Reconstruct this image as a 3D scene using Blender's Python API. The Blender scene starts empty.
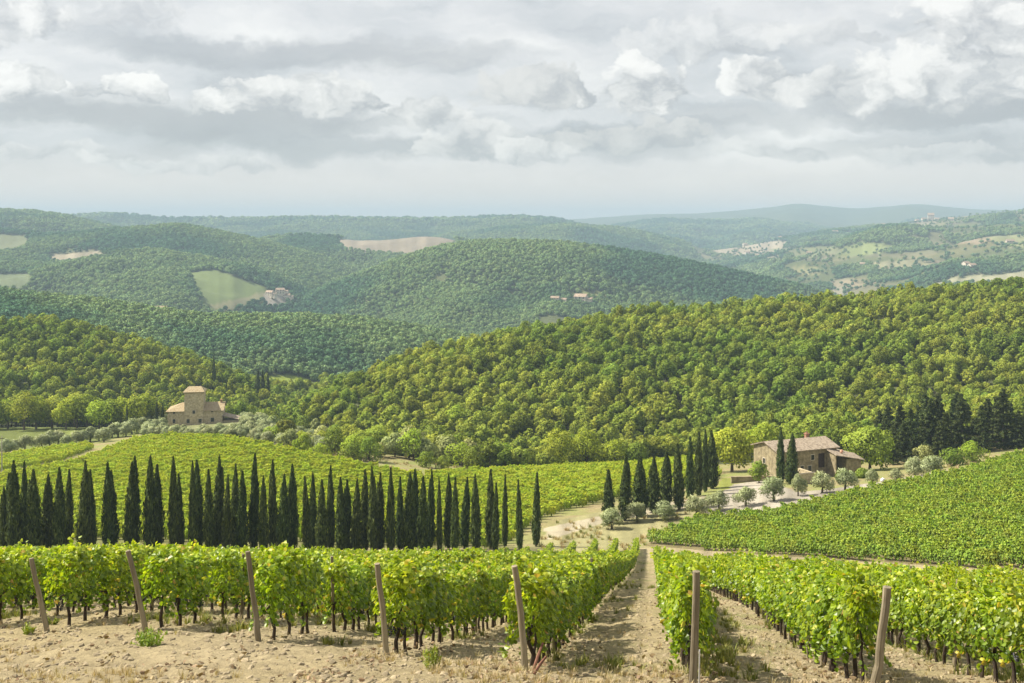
import bpy, math, random
import numpy as np
from mathutils import Vector, Matrix

random.seed(7)
RNG = np.random.default_rng(11)
R = math.radians
SC = bpy.context.scene
COL = SC.collection

# ------------------------------------------------------------------ camera
FPX, CX, HY = 1100.0, 512.0, 225.0        # focal length in pixels, optical axis, eye-level line
cam_d = bpy.data.cameras.new('camera')
cam = bpy.data.objects.new('camera', cam_d)
COL.objects.link(cam)
cam.location = (0, 0, 0)
cam.rotation_euler = (R(90), 0, 0)
cam_d.sensor_width = 36.0
cam_d.lens = 36.0 * FPX / 1024.0
cam_d.shift_y = -(341.5 - HY) / 1024.0
cam_d.clip_start = 0.2
cam_d.clip_end = 40000
SC.camera = cam

# ------------------------------------------------------------------ sun, sky, exposure
SUN_EL = R(48)
_h = Vector((-0.97, 0.20)).normalized()
SUN = Vector((_h.x * math.cos(SUN_EL), _h.y * math.cos(SUN_EL), math.sin(SUN_EL)))
sd = bpy.data.lights.new('sun', 'SUN')
sd.energy = 4.9
sd.angle = R(0.6)
sd.color = (1.0, 0.93, 0.80)
so = bpy.data.objects.new('sun', sd)
COL.objects.link(so)
so.rotation_euler = (-SUN).to_track_quat('-Z', 'Y').to_euler()
so.location = (-200, 100, 300)
EXPOSURE = 1.0
SC.view_settings.view_transform = 'Standard'
SC.view_settings.look = 'None'
SC.view_settings.exposure = EXPOSURE
SC.view_settings.gamma = 1.0
SKY_STRENGTH = 0.10
HAZE_DENSITY = 0.00015
HAZE_COLOR = (0.41, 0.545, 0.69)

SC.render.engine = 'CYCLES'
cy = SC.cycles
cy.use_denoising = True
try:
    cy.denoiser = 'OPENIMAGEDENOISE'
    cy.denoising_input_passes = 'RGB_ALBEDO_NORMAL'
except Exception:
    pass
cy.max_bounces = 5
cy.diffuse_bounces = 2
cy.glossy_bounces = 1
cy.transmission_bounces = 3
cy.volume_bounces = 1
cy.transparent_max_bounces = 4
cy.caustics_reflective = False
cy.caustics_refractive = False
cy.use_adaptive_sampling = True
cy.adaptive_threshold = 0.02


class NT:
    """small helper to write node trees as expressions"""
    def __init__(self, tree):
        self.t = tree
        tree.nodes.clear()

    def n(self, typ, **kw):
        nd = self.t.nodes.new(typ)
        for k, v in kw.items():
            setattr(nd, k, v)
        return nd

    def put(self, sock, v):
        if isinstance(v, bpy.types.NodeSocket):
            self.t.links.new(v, sock)
        elif v is not None:
            if sock.type == 'RGBA' and len(v) == 3:
                v = (*v, 1.0)
            sock.default_value = v

    def m(self, op, a, b=None, c=None, clamp=False):
        nd = self.n('ShaderNodeMath', operation=op, use_clamp=clamp)
        for s, v in zip(nd.inputs, (a, b, c)):
            self.put(s, v)
        return nd.outputs[0]

    def vm(self, op, a, b=None):
        nd = self.n('ShaderNodeVectorMath', operation=op)
        self.put(nd.inputs[0], a)
        if b is not None:
            if op == 'SCALE':
                self.put(nd.inputs['Scale'], b)
            else:
                self.put(nd.inputs[1], b)
        return nd.outputs['Value'] if op in ('DOT_PRODUCT', 'LENGTH') else nd.outputs[0]

    def mix(self, f, a, b, blend='MIX'):
        nd = self.n('ShaderNodeMix', data_type='RGBA', blend_type=blend)
        self.put(nd.inputs[0], f)
        self.put(nd.inputs[6], a)
        self.put(nd.inputs[7], b)
        return nd.outputs[2]

    def noise(self, vec, scale, detail=4.0, rough=0.55, dist=0.0, out='Fac'):
        nd = self.n('ShaderNodeTexNoise')
        self.put(nd.inputs['Vector'], vec)
        nd.inputs['Scale'].default_value = scale
        nd.inputs['Detail'].default_value = detail
        nd.inputs['Roughness'].default_value = rough
        nd.inputs['Distortion'].default_value = dist
        return nd.outputs[out]

    def sstep(self, x, a, b, to0=0.0, to1=1.0):
        nd = self.n('ShaderNodeMapRange', interpolation_type='SMOOTHSTEP')
        self.put(nd.inputs[0], x)
        for i, v in enumerate((a, b, to0, to1)):
            self.put(nd.inputs[i + 1], v)
        return nd.outputs[0]

    def ramp(self, f, stops):
        nd = self.n('ShaderNodeValToRGB')
        el = nd.color_ramp.elements
        while len(el) < len(stops):
            el.new(0.5)
        for e, (p, c) in zip(el, stops):
            e.position = p
            e.color = (*c, 1.0)
        self.put(nd.inputs[0], f)
        return nd.outputs[0]

    def comb(self, x, y, z):
        nd = self.n('ShaderNodeCombineXYZ')
        for s, v in zip(nd.inputs, (x, y, z)):
            self.put(s, v)
        return nd.outputs[0]

    def sep(self, v):
        nd = self.n('ShaderNodeSeparateXYZ')
        self.put(nd.inputs[0], v)
        return nd.outputs


# the sky: Nishita air behind a broken deck of stratus and cumulus
world = bpy.data.worlds.new('World')
SC.world = world
world.use_nodes = True
w = NT(world.node_tree)
sky = w.n('ShaderNodeTexSky', sky_type='NISHITA', sun_disc=False)
sky.sun_elevation = SUN_EL
sky.sun_rotation = math.atan2(SUN.x, SUN.y)
sky.air_density = 1.0
sky.dust_density = 2.0
dirv = w.n('ShaderNodeTexCoord').outputs['Generated']
dx, dy, dz = w.sep(dirv)
U0 = w.m('MULTIPLY', w.m('ARCTAN2', dx, dy), 1100.0)
V0 = w.m('MULTIPLY', w.m('ARCSINE', dz), 1100.0)
# billowing distortion of the cloud coordinates
P1 = w.comb(w.m('DIVIDE', U0, 100.0), w.m('DIVIDE', V0, 70.0), 0.0)
nd1 = w.noise(P1, 1.6, 5.0, 0.62, 0.0, 'Color')
d1 = w.vm('SUBTRACT', nd1, (0.5, 0.5, 0.5))
d1x, d1y, d1z = w.sep(d1)
U = w.m('ADD', U0, w.m('MULTIPLY', d1x, 70.0))
V = w.m('ADD', V0, w.m('MULTIPLY', d1y, 50.0))
bil = w.noise(w.comb(w.m('DIVIDE', U, 30.0), w.m('DIVIDE', V, 24.0), 3.0), 1.0, 6.0, 0.6)      # fine billows
bil2 = w.noise(w.comb(w.m('DIVIDE', U, 11.0), w.m('DIVIDE', V, 9.0), 5.0), 1.0, 5.0, 0.65)
vor = w.n('ShaderNodeTexVoronoi', feature='SMOOTH_F1')
w.put(vor.inputs['Vector'], w.comb(w.m('DIVIDE', w.m('ADD', U0, w.m('MULTIPLY', d1x, 60.0)), 44.0), w.m('DIVIDE', w.m('ADD', V0, w.m('MULTIPLY', d1y, 50.0)), 36.0), 0.4))
vor.inputs['Scale'].default_value = 1.0
vor.inputs['Detail'].default_value = 2.2
vor.inputs['Roughness'].default_value = 0.5
vor.inputs['Lacunarity'].default_value = 2.3
vor.inputs['Smoothness'].default_value = 0.25
lobe = w.m('SUBTRACT', vor.outputs['Distance'], 0.66)      # rounded heads of the cumulus
streak = w.noise(w.comb(w.m('DIVIDE', U, 190.0), w.m('DIVIDE', V, 50.0), 7.0), 1.0, 5.0, 0.55)  # long flat bands
broad = w.noise(w.comb(w.m('DIVIDE', U0, 260.0), w.m('DIVIDE', V0, 110.0), 11.0), 1.0, 3.0, 0.5)


def k(v):                      # picture-level grey (0..255) to a cloud colour for the Background strength
    lin = ((v / 255.0 + 0.055) / 1.055) ** 2.4
    return lin / SKY_STRENGTH / 2 ** EXPOSURE


def kc(v, tint=(0.985, 1.0, 1.005)):
    return tuple(k(v) * t for t in tint)


tone = w.m('ADD', w.m('MULTIPLY', streak, 0.62), w.m('MULTIPLY', broad, 0.38))
veil = w.ramp(tone, [(0.36, kc(200)), (0.43, kc(218)), (0.52, kc(235, (1.01, 1, .985))), (0.62, kc(252, (1.03, 1.01, .97)))])
# paler, smoother air close to the horizon
hz = w.sstep(V0, 12.0, 85.0)
colr = w.mix(hz, kc(244, (1.12, 0.985, 0.86)), veil)
# grey stratus bands: (u centre, v centre, half width, half height, darkness)
for (cx_, cy_, rx_, ry_, a_) in ((210, 120, 290, 19, .75), (400, 148, 150, 16, .6), (940, 120, 130, 15, .7), (640, 140, 150, 22, .5),
                                 (330, 55, 240, 18, .55), (860, 150, 170, 16, .5), (-300, 110, 300, 30, .6), (1300, 120, 300, 30, .6),
                                 (760, 120, 130, 14, .4)):
    ex = w.m('DIVIDE', w.m('SUBTRACT', U, cx_ - CX), rx_)
    ey = w.m('DIVIDE', w.m('SUBTRACT', V, HY - cy_), ry_)
    d = w.m('ADD', w.m('MULTIPLY', ex, ex), w.m('MULTIPLY', ey, ey))
    d = w.m('ADD', d, w.m('MULTIPLY', w.m('SUBTRACT', streak, 0.5), 2.2))
    colr = w.mix(w.sstep(d, 1.35, 0.1, 0.0, a_), colr, kc(174, (0.98, 1.0, 1.01)))
# cumulus heads: centre, half size, how bright the top is, light bias to the left
for (cx_, cy_, rx_, ry_, top, al) in ((20, 25, 75, 40, 250, .8), (110, 22, 90, 30, 246, .5), (305, 92, 112, 27, 244, 1.0), (235, 97, 48, 15, 254, .9), (148, 92, 34, 20, 254, 1.0), (100, 98, 34, 11, 250, .8), (30, 90, 55, 26, 250, .95),
                                      (545, 84, 82, 27, 222, .95), (640, 82, 58, 36, 252, 1.0), (755, 80, 38, 27, 250, .95), (850, 88, 85, 30, 240, .9),
                                      (945, 82, 110, 40, 248, .85), (985, 30, 110, 55, 252, .9), (700, 35, 90, 30, 250, .5), (420, 105, 45, 22, 238, .8), (820, 40, 60, 20, 240, .45), (620, 135, 85, 20, 218, .8), (470, 140, 60, 28, 236, .75), (530, 150, 40, 16, 240, .7),
                                      (70, 160, 110, 12, 244, .6), (200, 165, 90, 10, 240, .5), (770, 150, 60, 14, 236, .55), (930, 155, 80, 12, 238, .5), (1120, 80, 120, 60, 246, .9), (-110, 80, 110, 50, 246, .9)):
    ex = w.m('DIVIDE', w.m('SUBTRACT', U, cx_ - CX), rx_ * 1.12)
    vv = w.m('DIVIDE', w.m('SUBTRACT', V, HY - cy_ - ry_ * 0.35), ry_ * 1.15)
    up = w.m('MAXIMUM', vv, 0.0)
    dn = w.m('MULTIPLY', w.m('MINIMUM', vv, 0.0), 1.7)            # flatter base than top
    d = w.m('ADD', w.m('MULTIPLY', ex, ex), w.m('ADD', w.m('MULTIPLY', up, up), w.m('MULTIPLY', dn, dn)))
    d = w.m('ADD', d, w.m('ADD', w.m('MULTIPLY', lobe, 1.05), w.m('MULTIPLY', w.m('SUBTRACT', bil, 0.5), 0.9)))
    soft = w.m('ADD', 0.72, w.m('MULTIPLY', w.m('MINIMUM', vv, 0.0), 0.9))       # crisp heads, bases that melt into the deck
    msk = w.sstep(d, 1.08, w.m('ADD', soft, .08), 0.0, al)
    lit = w.m('ADD', w.m('MULTIPLY', vv, 0.42), w.m('SUBTRACT', w.m('MULTIPLY', w.m('SUBTRACT', bil, 0.5), 1.3), w.m('MULTIPLY', lobe, 0.9)))
    lit = w.m('ADD', w.m('SUBTRACT', lit, w.m('MULTIPLY', ex, 0.22)), w.m('MULTIPLY', w.m('SUBTRACT', bil2, 0.5), 0.5))
    lit = w.sstep(lit, -0.75, 0.38)
    colr = w.mix(msk, colr, w.mix(lit, kc(186, (0.99, 1.0, 1.01)), kc(min(top + 6, 255), (1.10, 1.07, 1.01))))
# thin cloud lets a little of the blue air through
colr = w.mix(0.10, colr, sky.outputs[0])
bg = w.n('ShaderNodeBackground')
w.put(bg.inputs['Color'], colr)
bg.inputs['Strength'].default_value = SKY_STRENGTH
wo = w.n('ShaderNodeOutputWorld')
w.t.links.new(bg.outputs[0], wo.inputs['Surface'])


# ------------------------------------------------------------------ helpers
def tag(o, label=None, cat=None, group=None, kind=None):
    if label:
        o['label'] = label
    if cat:
        o['category'] = cat
    if group:
        o['group'] = group
    if kind:
        o['kind'] = kind
    return o


def link(o, parent=None):
    COL.objects.link(o)
    if parent is not None:
        o.parent = parent
    return o


def empty(name, loc, rz=0.0, label=None, cat=None, group=None):
    o = bpy.data.objects.new(name, None)
    o.empty_display_size = 0.3
    o.location = loc
    o.rotation_euler = (0, 0, rz)
    link(o)
    return tag(o, label, cat, group)


KIDS = {}


def kids(o):
    return KIDS.get(o.name, [])


class MB:
    def __init__(self):
        self.v, self.f, self.t, self.mi, self.cn = [], [], [], [], []

    def add(self, vs, fs, tint=0.5, mi=0):
        b = len(self.v)
        self.v += [tuple(p) for p in vs]
        self.f += [tuple(i + b for i in f) for f in fs]
        self.t += [tint] * len(vs)
        self.mi += [mi] * len(fs)
        self.cn += [(0, 0, 0)] * len(vs)
        return self

    def box(self, x0, x1, y0, y1, z0, z1, mi=0):
        vs = [(x, y, z) for z in (z0, z1) for y in (y0, y1) for x in (x0, x1)]
        fs = [(0, 2, 3, 1), (4, 5, 7, 6), (0, 1, 5, 4), (2, 6, 7, 3), (0, 4, 6, 2), (1, 3, 7, 5)]
        return self.add(vs, fs, mi=mi)

    def tube(self, pts, rads, n=8, tint=0.5, mi=0, cap=True):
        pts = [Vector(p) for p in pts]
        vs, fs = [], []
        for i, p in enumerate(pts):
            t = (pts[min(i + 1, len(pts) - 1)] - pts[max(i - 1, 0)]).normalized()
            a = t.cross(Vector((0, 1, 0.13)) if abs(t.y) < 0.9 else Vector((1, 0, 0))).normalized()
            b = t.cross(a)
            for j in range(n):
                q = 2 * math.pi * j / n
                vs.append(p + rads[i] * (math.cos(q) * a + math.sin(q) * b))
        for i in range(len(pts) - 1):
            for j in range(n):
                a0, a1 = i * n + j, i * n + (j + 1) % n
                fs.append((a0, a1, a1 + n, a0 + n))
        if cap:
            fs.append(tuple(range(n))[::-1])
            fs.append(tuple(range((len(pts) - 1) * n, len(pts) * n)))
        return self.add(vs, fs, tint, mi)

    def leaves(self, c, nrm, up, ln, wd, tint, mi=0, lobed=False, fold=0.15, cn=None):
        """arrays: centres, normals, growth directions, lengths, widths"""
        c, nrm, up = np.asarray(c, float), np.asarray(nrm, float), np.asarray(up, float)
        nrm = nrm / (np.linalg.norm(nrm, axis=1, keepdims=True) + 1e-9)
        up = up - nrm * np.sum(up * nrm, axis=1, keepdims=True)
        up = up / (np.linalg.norm(up, axis=1, keepdims=True) + 1e-9)
        sd_ = np.cross(up, nrm)
        ln = np.asarray(ln)[:, None]
        wd = np.asarray(wd)[:, None]
        if lobed:
            shp = [(0, -.5, 0), (-.52, -.22, fold), (-.40, .22, fold), (0, .55, 0), (.40, .22, fold), (.52, -.22, fold)]
            fcs = [(0, 3, 2, 1), (0, 5, 4, 3)]
        else:
            shp = [(0, -.5, 0), (-.5, 0.02, fold), (0, .5, 0), (.5, -0.02, fold)]
            fcs = [(0, 3, 2, 1)]
        k_ = len(shp)
        vs = np.stack([c + sd_ * wd * s[0] + up * ln * s[1] - nrm * wd * s[2] for s in shp], axis=1).reshape(-1, 3)
        b = len(self.v)
        self.v += [tuple(p) for p in vs.tolist()]
        n_ = len(c)
        for f in fcs:
            ar = (np.arange(n_) * k_)[:, None] + np.array(f)[None, :] + b
            self.f += [tuple(q) for q in ar.tolist()]
            self.mi += [mi] * n_
        self.t += np.repeat(np.asarray(tint, float), k_).tolist()
        self.cn += [(0, 0, 0)] * (n_ * k_) if cn is None else [tuple(q) for q in np.repeat(cn, k_, axis=0).tolist()]
        return self

    def mesh(self, name, mats):
        me = bpy.data.meshes.new(name)
        me.from_pydata(self.v, [], self.f)
        at = me.attributes.new('tint', 'FLOAT', 'POINT')
        at.data.foreach_set('value', np.array(self.t, dtype=np.float32))
        if not isinstance(mats, (list, tuple)):
            mats = [mats]
        for m_ in mats:
            me.materials.append(m_)
        if len(mats) > 1:
            me.polygons.foreach_set('material_index', np.array(self.mi, dtype=np.int32))
        me.update()
        if any(q != (0, 0, 0) for q in self.cn):
            me.normals_split_custom_set_from_vertices(self.cn)
        return me

    def obj(self, name, mats, parent=None, do_link=True):
        o = bpy.data.objects.new(name, self.mesh(name, mats))
        if do_link:
            link(o, parent)
            if parent is not None:
                KIDS.setdefault(parent.name, []).append(o)
        return o


def copy_tree(o, parent=None):
    c = o.copy()
    COL.objects.link(c)
    c.parent = parent
    for ch in kids(o):
        d = copy_tree(ch, c)
        KIDS.setdefault(c.name, []).append(d)
    return c


def place(proto, used, loc, rz, scale=(1, 1, 1), label=None, cat=None, group=None, tilt=(0, 0)):
    """first use moves the prototype itself, later uses copy the thing and its parts"""
    if proto.name not in used:
        used[proto.name] = True
        o = proto
    else:
        o = copy_tree(proto)
    o.location = loc
    o.rotation_euler = (tilt[0], tilt[1], rz)
    o.scale = scale
    return tag(o, label, cat, group)


def ordinal(n):
    words = ['zeroth', 'first', 'second', 'third', 'fourth', 'fifth', 'sixth', 'seventh', 'eighth', 'ninth', 'tenth', 'eleventh', 'twelfth']
    if n < len(words):
        return words[n]
    s = 'th' if 10 <= n % 100 <= 20 else {1: 'st', 2: 'nd', 3: 'rd'}.get(n % 10, 'th')
    return f'{n}{s}'


# ------------------------------------------------------------------ materials
def newmat(name):
    m_ = bpy.data.materials.new(name)
    m_.use_nodes = True
    return m_, NT(m_.node_tree)


def leafmat(name, stops, transl=0.3, rough=0.55, spec=0.3, var=0.25, patch=None, patch_scale=0.006, huev=0.03, tcol=(1.25, 1.2, 0.55)):
    m_, t = newmat(name)
    at = t.n('ShaderNodeAttribute', attribute_name='tint')
    c = t.ramp(at.outputs['Fac'], stops)
    oi = t.n('ShaderNodeObjectInfo')
    if patch:
        gp = t.n('ShaderNodeNewGeometry').outputs['Position']
        pn = t.noise(gp, patch_scale, 3.0, 0.55)
        f = t.sstep(pn, 0.44, 0.60)
        c = t.mix(f, c, t.mix(1.0, c, patch, 'MULTIPLY'))
    hs = t.n('ShaderNodeHueSaturation')
    t.put(hs.inputs['Hue'], t.m('ADD', 0.5 - huev * .65, t.m('MULTIPLY', oi.outputs['Random'], huev)))
    r2 = t.m('FRACT', t.m('MULTIPLY', oi.outputs['Random'], 17.31))
    t.put(hs.inputs['Value'], t.m('ADD', 1.0 - var / 2, t.m('MULTIPLY', r2, var)))
    t.put(hs.inputs['Color'], c)
    c = hs.outputs[0]
    if spec > 0:
        p = t.n('ShaderNodeBsdfPrincipled')
        t.put(p.inputs['Base Color'], c)
        p.inputs['Roughness'].default_value = rough
        p.inputs['Specular IOR Level'].default_value = spec
    else:
        p = t.n('ShaderNodeBsdfDiffuse')
        t.put(p.inputs['Color'], c)
    out = t.n('ShaderNodeOutputMaterial')
    if transl > 0:
        tr = t.n('ShaderNodeBsdfTranslucent')
        t.put(tr.inputs['Color'], t.mix(1.0, c, tcol, 'MULTIPLY'))
        mx = t.n('ShaderNodeMixShader')
        mx.inputs[0].default_value = transl
        t.t.links.new(p.outputs[0], mx.inputs[1])
        t.t.links.new(tr.outputs[0], mx.inputs[2])
        t.t.links.new(mx.outputs[0], out.inputs['Surface'])
    else:
        t.t.links.new(p.outputs[0], out.inputs['Surface'])
    return m_


def surfmat(name, stops, scale=3.0, rough=0.9, bump=0.3, bscale=None, detail=6.0, spec=0.2, stretch=(1, 1, 1), coord='Object', dist=0.02, var=0.0):
    m_, t = newmat(name)
    tc = t.n('ShaderNodeTexCoord').outputs[coord]
    v = t.vm('MULTIPLY', tc, stretch)
    nz = t.noise(v, scale, detail, 0.62)
    c = t.ramp(nz, stops)
    if var:
        oi = t.n('ShaderNodeObjectInfo')
        hs = t.n('ShaderNodeHueSaturation')
        t.put(hs.inputs['Value'], t.m('ADD', 1 - var / 2, t.m('MULTIPLY', oi.outputs['Random'], var)))
        t.put(hs.inputs['Color'], c)
        c = hs.outputs[0]
    p = t.n('ShaderNodeBsdfPrincipled')
    t.put(p.inputs['Base Color'], c)
    p.inputs['Roughness'].default_value = rough
    p.inputs['Specular IOR Level'].default_value = spec
    if bump:
        b = t.n('ShaderNodeBump')
        b.inputs['Strength'].default_value = bump
        b.inputs['Distance'].default_value = dist
        t.put(b.inputs['Height'], t.noise(v, bscale or scale * 3, 5.0, 0.6))
        t.put(p.inputs['Normal'], b.outputs[0])
    out = t.n('ShaderNodeOutputMaterial')
    t.t.links.new(p.outputs[0], out.inputs['Surface'])
    return m_


M = {}
M['vine'] = leafmat('vine_leaf', [(0.0, (.06, .11, .009)), (0.35, (.18, .275, .015)), (0.62, (.35, .45, .026)), (0.86, (.55, .60, .06)), (0.95, (.62, .54, .09)), (1.0, (.42, .26, .08))], 0.50, 0.40, 0.5, 0.25, huev=.02, tcol=(1.2, 1.2, .4))
M['field_vine'] = leafmat('field_vine_leaf', [(0.0, (.15, .22, .018)), (0.5, (.40, .51, .036)), (0.9, (.60, .66, .06)), (1.0, (.60, .62, .08))], 0.36, 0.6, 0.25, 0.25)
M['lane_vine'] = leafmat('lane_vine_leaf', [(0.0, (.06, .11, .012)), (0.5, (.215, .325, .028)), (0.9, (.42, .51, .055)), (1.0, (.44, .48, .07))], 0.34, 0.6, 0.25, 0.35)
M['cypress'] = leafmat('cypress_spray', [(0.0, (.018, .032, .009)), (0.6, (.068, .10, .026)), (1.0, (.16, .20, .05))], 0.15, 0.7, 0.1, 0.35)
M['olive'] = leafmat('olive_leaf', [(0.0, (.13, .165, .065)), (0.6, (.275, .32, .145)), (1.0, (.43, .47, .26))], 0.2, 0.6, 0.25, 0.2)
M['broad'] = leafmat('broadleaf', [(0.0, (.085, .125, .022)), (0.5, (.235, .295, .045)), (1.0, (.37, .415, .07))], 0.30, 0.7, 0.0, 0.45, patch=(0.70, 0.82, 0.82), patch_scale=0.014, huev=0.03)
M['broad_light'] = leafmat('pale_broadleaf', [(0.0, (.13, .20, .020)), (0.5, (.28, .37, .042)), (1.0, (.42, .48, .07))], 0.32, 0.7, 0.0, 0.35, huev=0.035)
M['oak_dark'] = leafmat('dark_oak_leaf', [(0.0, (.07, .095, .012)), (0.6, (.15, .18, .022)), (1.0, (.30, .29, .04))], 0.25, 0.7, 0.1, 0.2)
M['scrub'] = leafmat('scrub_leaf', [(0.0, (.13, .165, .055)), (0.6, (.28, .32, .11)), (1.0, (.42, .45, .19))], 0.25, 0.7, 0.1, 0.35, huev=0.04)
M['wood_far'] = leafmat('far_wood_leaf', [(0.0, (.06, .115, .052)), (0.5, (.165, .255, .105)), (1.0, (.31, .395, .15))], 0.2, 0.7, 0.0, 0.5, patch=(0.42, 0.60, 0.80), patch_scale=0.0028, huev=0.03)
M['conifer'] = leafmat('conifer_needle', [(0.0, (.02, .035, .012)), (0.6, (.06, .085, .024)), (1.0, (.13, .155, .045))], 0.12, 0.7, 0.1, 0.3)
M['bark'] = surfmat('bark', [(0.3, (.05, .038, .026)), (0.7, (.14, .11, .08))], 6, 0.9, 0.6, stretch=(1, 1, .25))
M['vine_wood'] = surfmat('vine_wood', [(0.3, (.022, .016, .012)), (0.7, (.075, .055, .04))], 14, 0.9, 0.6, stretch=(1, 1, .3))
M['post_wood'] = surfmat('weathered_post_wood', [(0.25, (.085, .07, .048)), (0.5, (.20, .168, .112)), (0.75, (.37, .325, .23))], 13, 0.9, 0.9, bscale=34, stretch=(1, 1, .07), dist=0.015, var=0.35)
M['grape'] = surfmat('black_grape', [(0.3, (.010, .010, .020)), (0.7, (.035, .03, .05))], 30, 0.5, 0.2, spec=0.4)
M['weed'] = leafmat('weed_leaf', [(0.0, (.10, .16, .02)), (0.6, (.20, .29, .035)), (1.0, (.34, .38, .06))], 0.35, 0.5, 0.3, 0.2)
M['straw'] = leafmat('straw', [(0.0, (.26, .205, .10)), (0.6, (.42, .345, .19)), (1.0, (.55, .47, .29))], 0.25, 0.8, 0.1, 0.3)
M['grass'] = leafmat('rough_grass', [(0.0, (.10, .13, .03)), (0.6, (.20, .22, .055)), (1.0, (.36, .33, .12))], 0.3, 0.7, 0.1, 0.3)
M['stone'] = surfmat('field_stone', [(0.3, (.16, .125, .075)), (0.55, (.30, .245, .155)), (0.75, (.46, .40, .29))], 8, 0.9, 0.4, var=0.6)
M['litter'] = leafmat('dry_leaf', [(0.0, (.10, .07, .035)), (0.6, (.22, .16, .09)), (1.0, (.42, .33, .2))], 0.2, 0.7, 0.1, 0.5)

# ------------------------------------------------------------------ terrain
ROWDIR0 = 0.127


def vnoise(x, y, seed=0):
    xi, yi = np.floor(x).astype(np.int64), np.floor(y).astype(np.int64)
    fx, fy = x - xi, y - yi
    fx, fy = fx * fx * (3 - 2 * fx), fy * fy * (3 - 2 * fy)

    def h(a, b):
        n = (a * 374761393 + b * 668265263 + seed * 1442695041) & 0x7fffffff
        n = ((n ^ (n >> 13)) * 1274126177) & 0x7fffffff
        return ((n ^ (n >> 16)) & 0xffff) / 65535.0
    return (h(xi, yi) * (1 - fx) + h(xi + 1, yi) * fx) * (1 - fy) + (h(xi, yi + 1) * (1 - fx) + h(xi + 1, yi + 1) * fx) * fy


def fbm(x, y, seed=0, oct_=4):
    s, a = 0, 0.5
    for i in range(oct_):
        s = s + a * (vnoise(x * 2 ** i, y * 2 ** i, seed + i) - 0.5)
        a *= 0.55
    return s


NU = 601
UPX = np.linspace(-390, 1414, NU)                 # columns of the sheet, as bearings
Ucol = (UPX - CX) / FPX
Zrow = np.concatenate([np.linspace(3, 15, 24, endpoint=False), np.geomspace(15, 60, 330, endpoint=False),
                       np.geomspace(60, 460, 480, endpoint=False), np.geomspace(460, 13000, 470)])
NZ = len(Zrow)

# how the near slope falls away along bearings: (distance, height below the eye or bearing angle in pixels)
TAIL = [(700, -118), (1200, -150), (2000, -162), (14000, -165)]
NEARP = {
    -390: [(20, 703), (30, 640), (60, 588), (100, 572), (150, 556), (165, 548), (300, 474), (400, 438), (470, -88)],
    0: [(20, 683), (28, 630), (60, 586), (100, 571), (140, 562), (158, 550), (168, 543), (300, 470), (350, 450), (370, 440), (400, 430), (460, -84)],
    128: [(19.5, 682), (25, 632), (60, 585), (100, 571), (140, 564), (158, 552), (168, 545), (290, 460), (335, 443), (370, 436), (400, 428), (460, -86)],
    192: [(18.8, 683), (24, 637), (60, 585), (100, 572), (142, 564), (159, 552), (169, 545), (300, 448), (322, 438), (350, 431), (400, 425), (425, -75.5), (470, -90)],
    256: [(18.5, 683), (22.5, 646), (60, 586), (100, 573), (145, 564), (160, 552), (170, 545), (235, 492), (300, 447), (320, 440), (350, 432), (400, 421), (450, -86)],
    384: [(17.5, 684), (22.5, 655), (60, 588), (100, 575), (148, 565), (163, 553), (172, 546), (215, 512), (270, 468), (285, 462), (300, 455), (330, -70), (400, -88)],
    512: [(17.5, 684), (20, 670), (60, 591), (100, 575), (150, 566), (162, 556), (172, 548), (186, 536), (215, 511), (300, 473), (340, -77), (420, -90)],
    640: [(16, 692), (18.5, 683), (40, 610), (60, 591), (100, 576), (130, 568), (156, 557), (166, 551), (175, 545), (190, 529), (210, 508), (225, 497), (300, 468), (340, -75), (420, -88)],
    768: [(16, 700), (18.5, 687), (40, 612), (80, 586), (100, 580), (118, 571), (130, 561), (190, 516), (205, 498), (240, 478), (290, 462), (340, -70), (420, -82)],
    896: [(16, 704), (18.5, 692), (40, 621), (80, 594), (100, 586), (112, 577), (125, 562), (200, 490), (215, 482), (260, 468), (300, 452), (340, -66), (420, -76)],
    1024: [(20, 690), (40, 625), (60, 612), (80, 601), (98, 588), (108, 577), (120, 560), (150, 520), (230, 462), (300, 440), (340, -61), (420, -70)],
    1414: [(20, -8.5), (40, -14.5), (80, -26), (100, -31.5), (150, -38), (230, -46), (300, -53), (340, -57), (420, -66)],
}


def to_e(z, q):
    return q if q < 0 else -(q - HY) / FPX * z


def pchip(xs, ys, x):
    xs, ys = np.asarray(xs, float), np.asarray(ys, float)
    h = np.diff(xs)
    dl = np.diff(ys) / h
    d = np.zeros(len(xs))
    for i in range(1, len(xs) - 1):
        if dl[i - 1] * dl[i] > 0:
            w1, w2 = 2 * h[i] + h[i - 1], h[i] + 2 * h[i - 1]
            d[i] = (w1 + w2) / (w1 / dl[i - 1] + w2 / dl[i])
    d[0], d[-1] = dl[0], dl[-1]
    i = np.clip(np.searchsorted(xs, x) - 1, 0, len(xs) - 2)
    t = (x - xs[i]) / h[i]
    return ((2 * t**3 - 3 * t**2 + 1) * ys[i] + (t**3 - 2 * t**2 + t) * h[i] * d[i] + (-2 * t**3 + 3 * t**2) * ys[i + 1] + (t**3 - t**2) * h[i] * d[i + 1])


keys = sorted(NEARP)
prof = []
for kx in keys:
    pts = [(3, -2.3), (9, -4.7)] + [(z, to_e(z, q)) for z, q in NEARP[kx]] + TAIL
    prof.append(pchip([math.log(p[0]) for p in pts], [p[1] for p in pts], np.log(Zrow)))
prof = np.array(prof)                               # columns x rows
E = np.empty((NZ, NU))
for i in range(NZ):
    E[i] = np.interp(UPX, keys, prof[:, i])
ker = np.hanning(27)
ker /= ker.sum()
Ep = np.pad(E, ((0, 0), (13, 13)), mode='edge')
E = sum(Ep[:, j:j + NU] * ker[j] for j in range(27))

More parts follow.
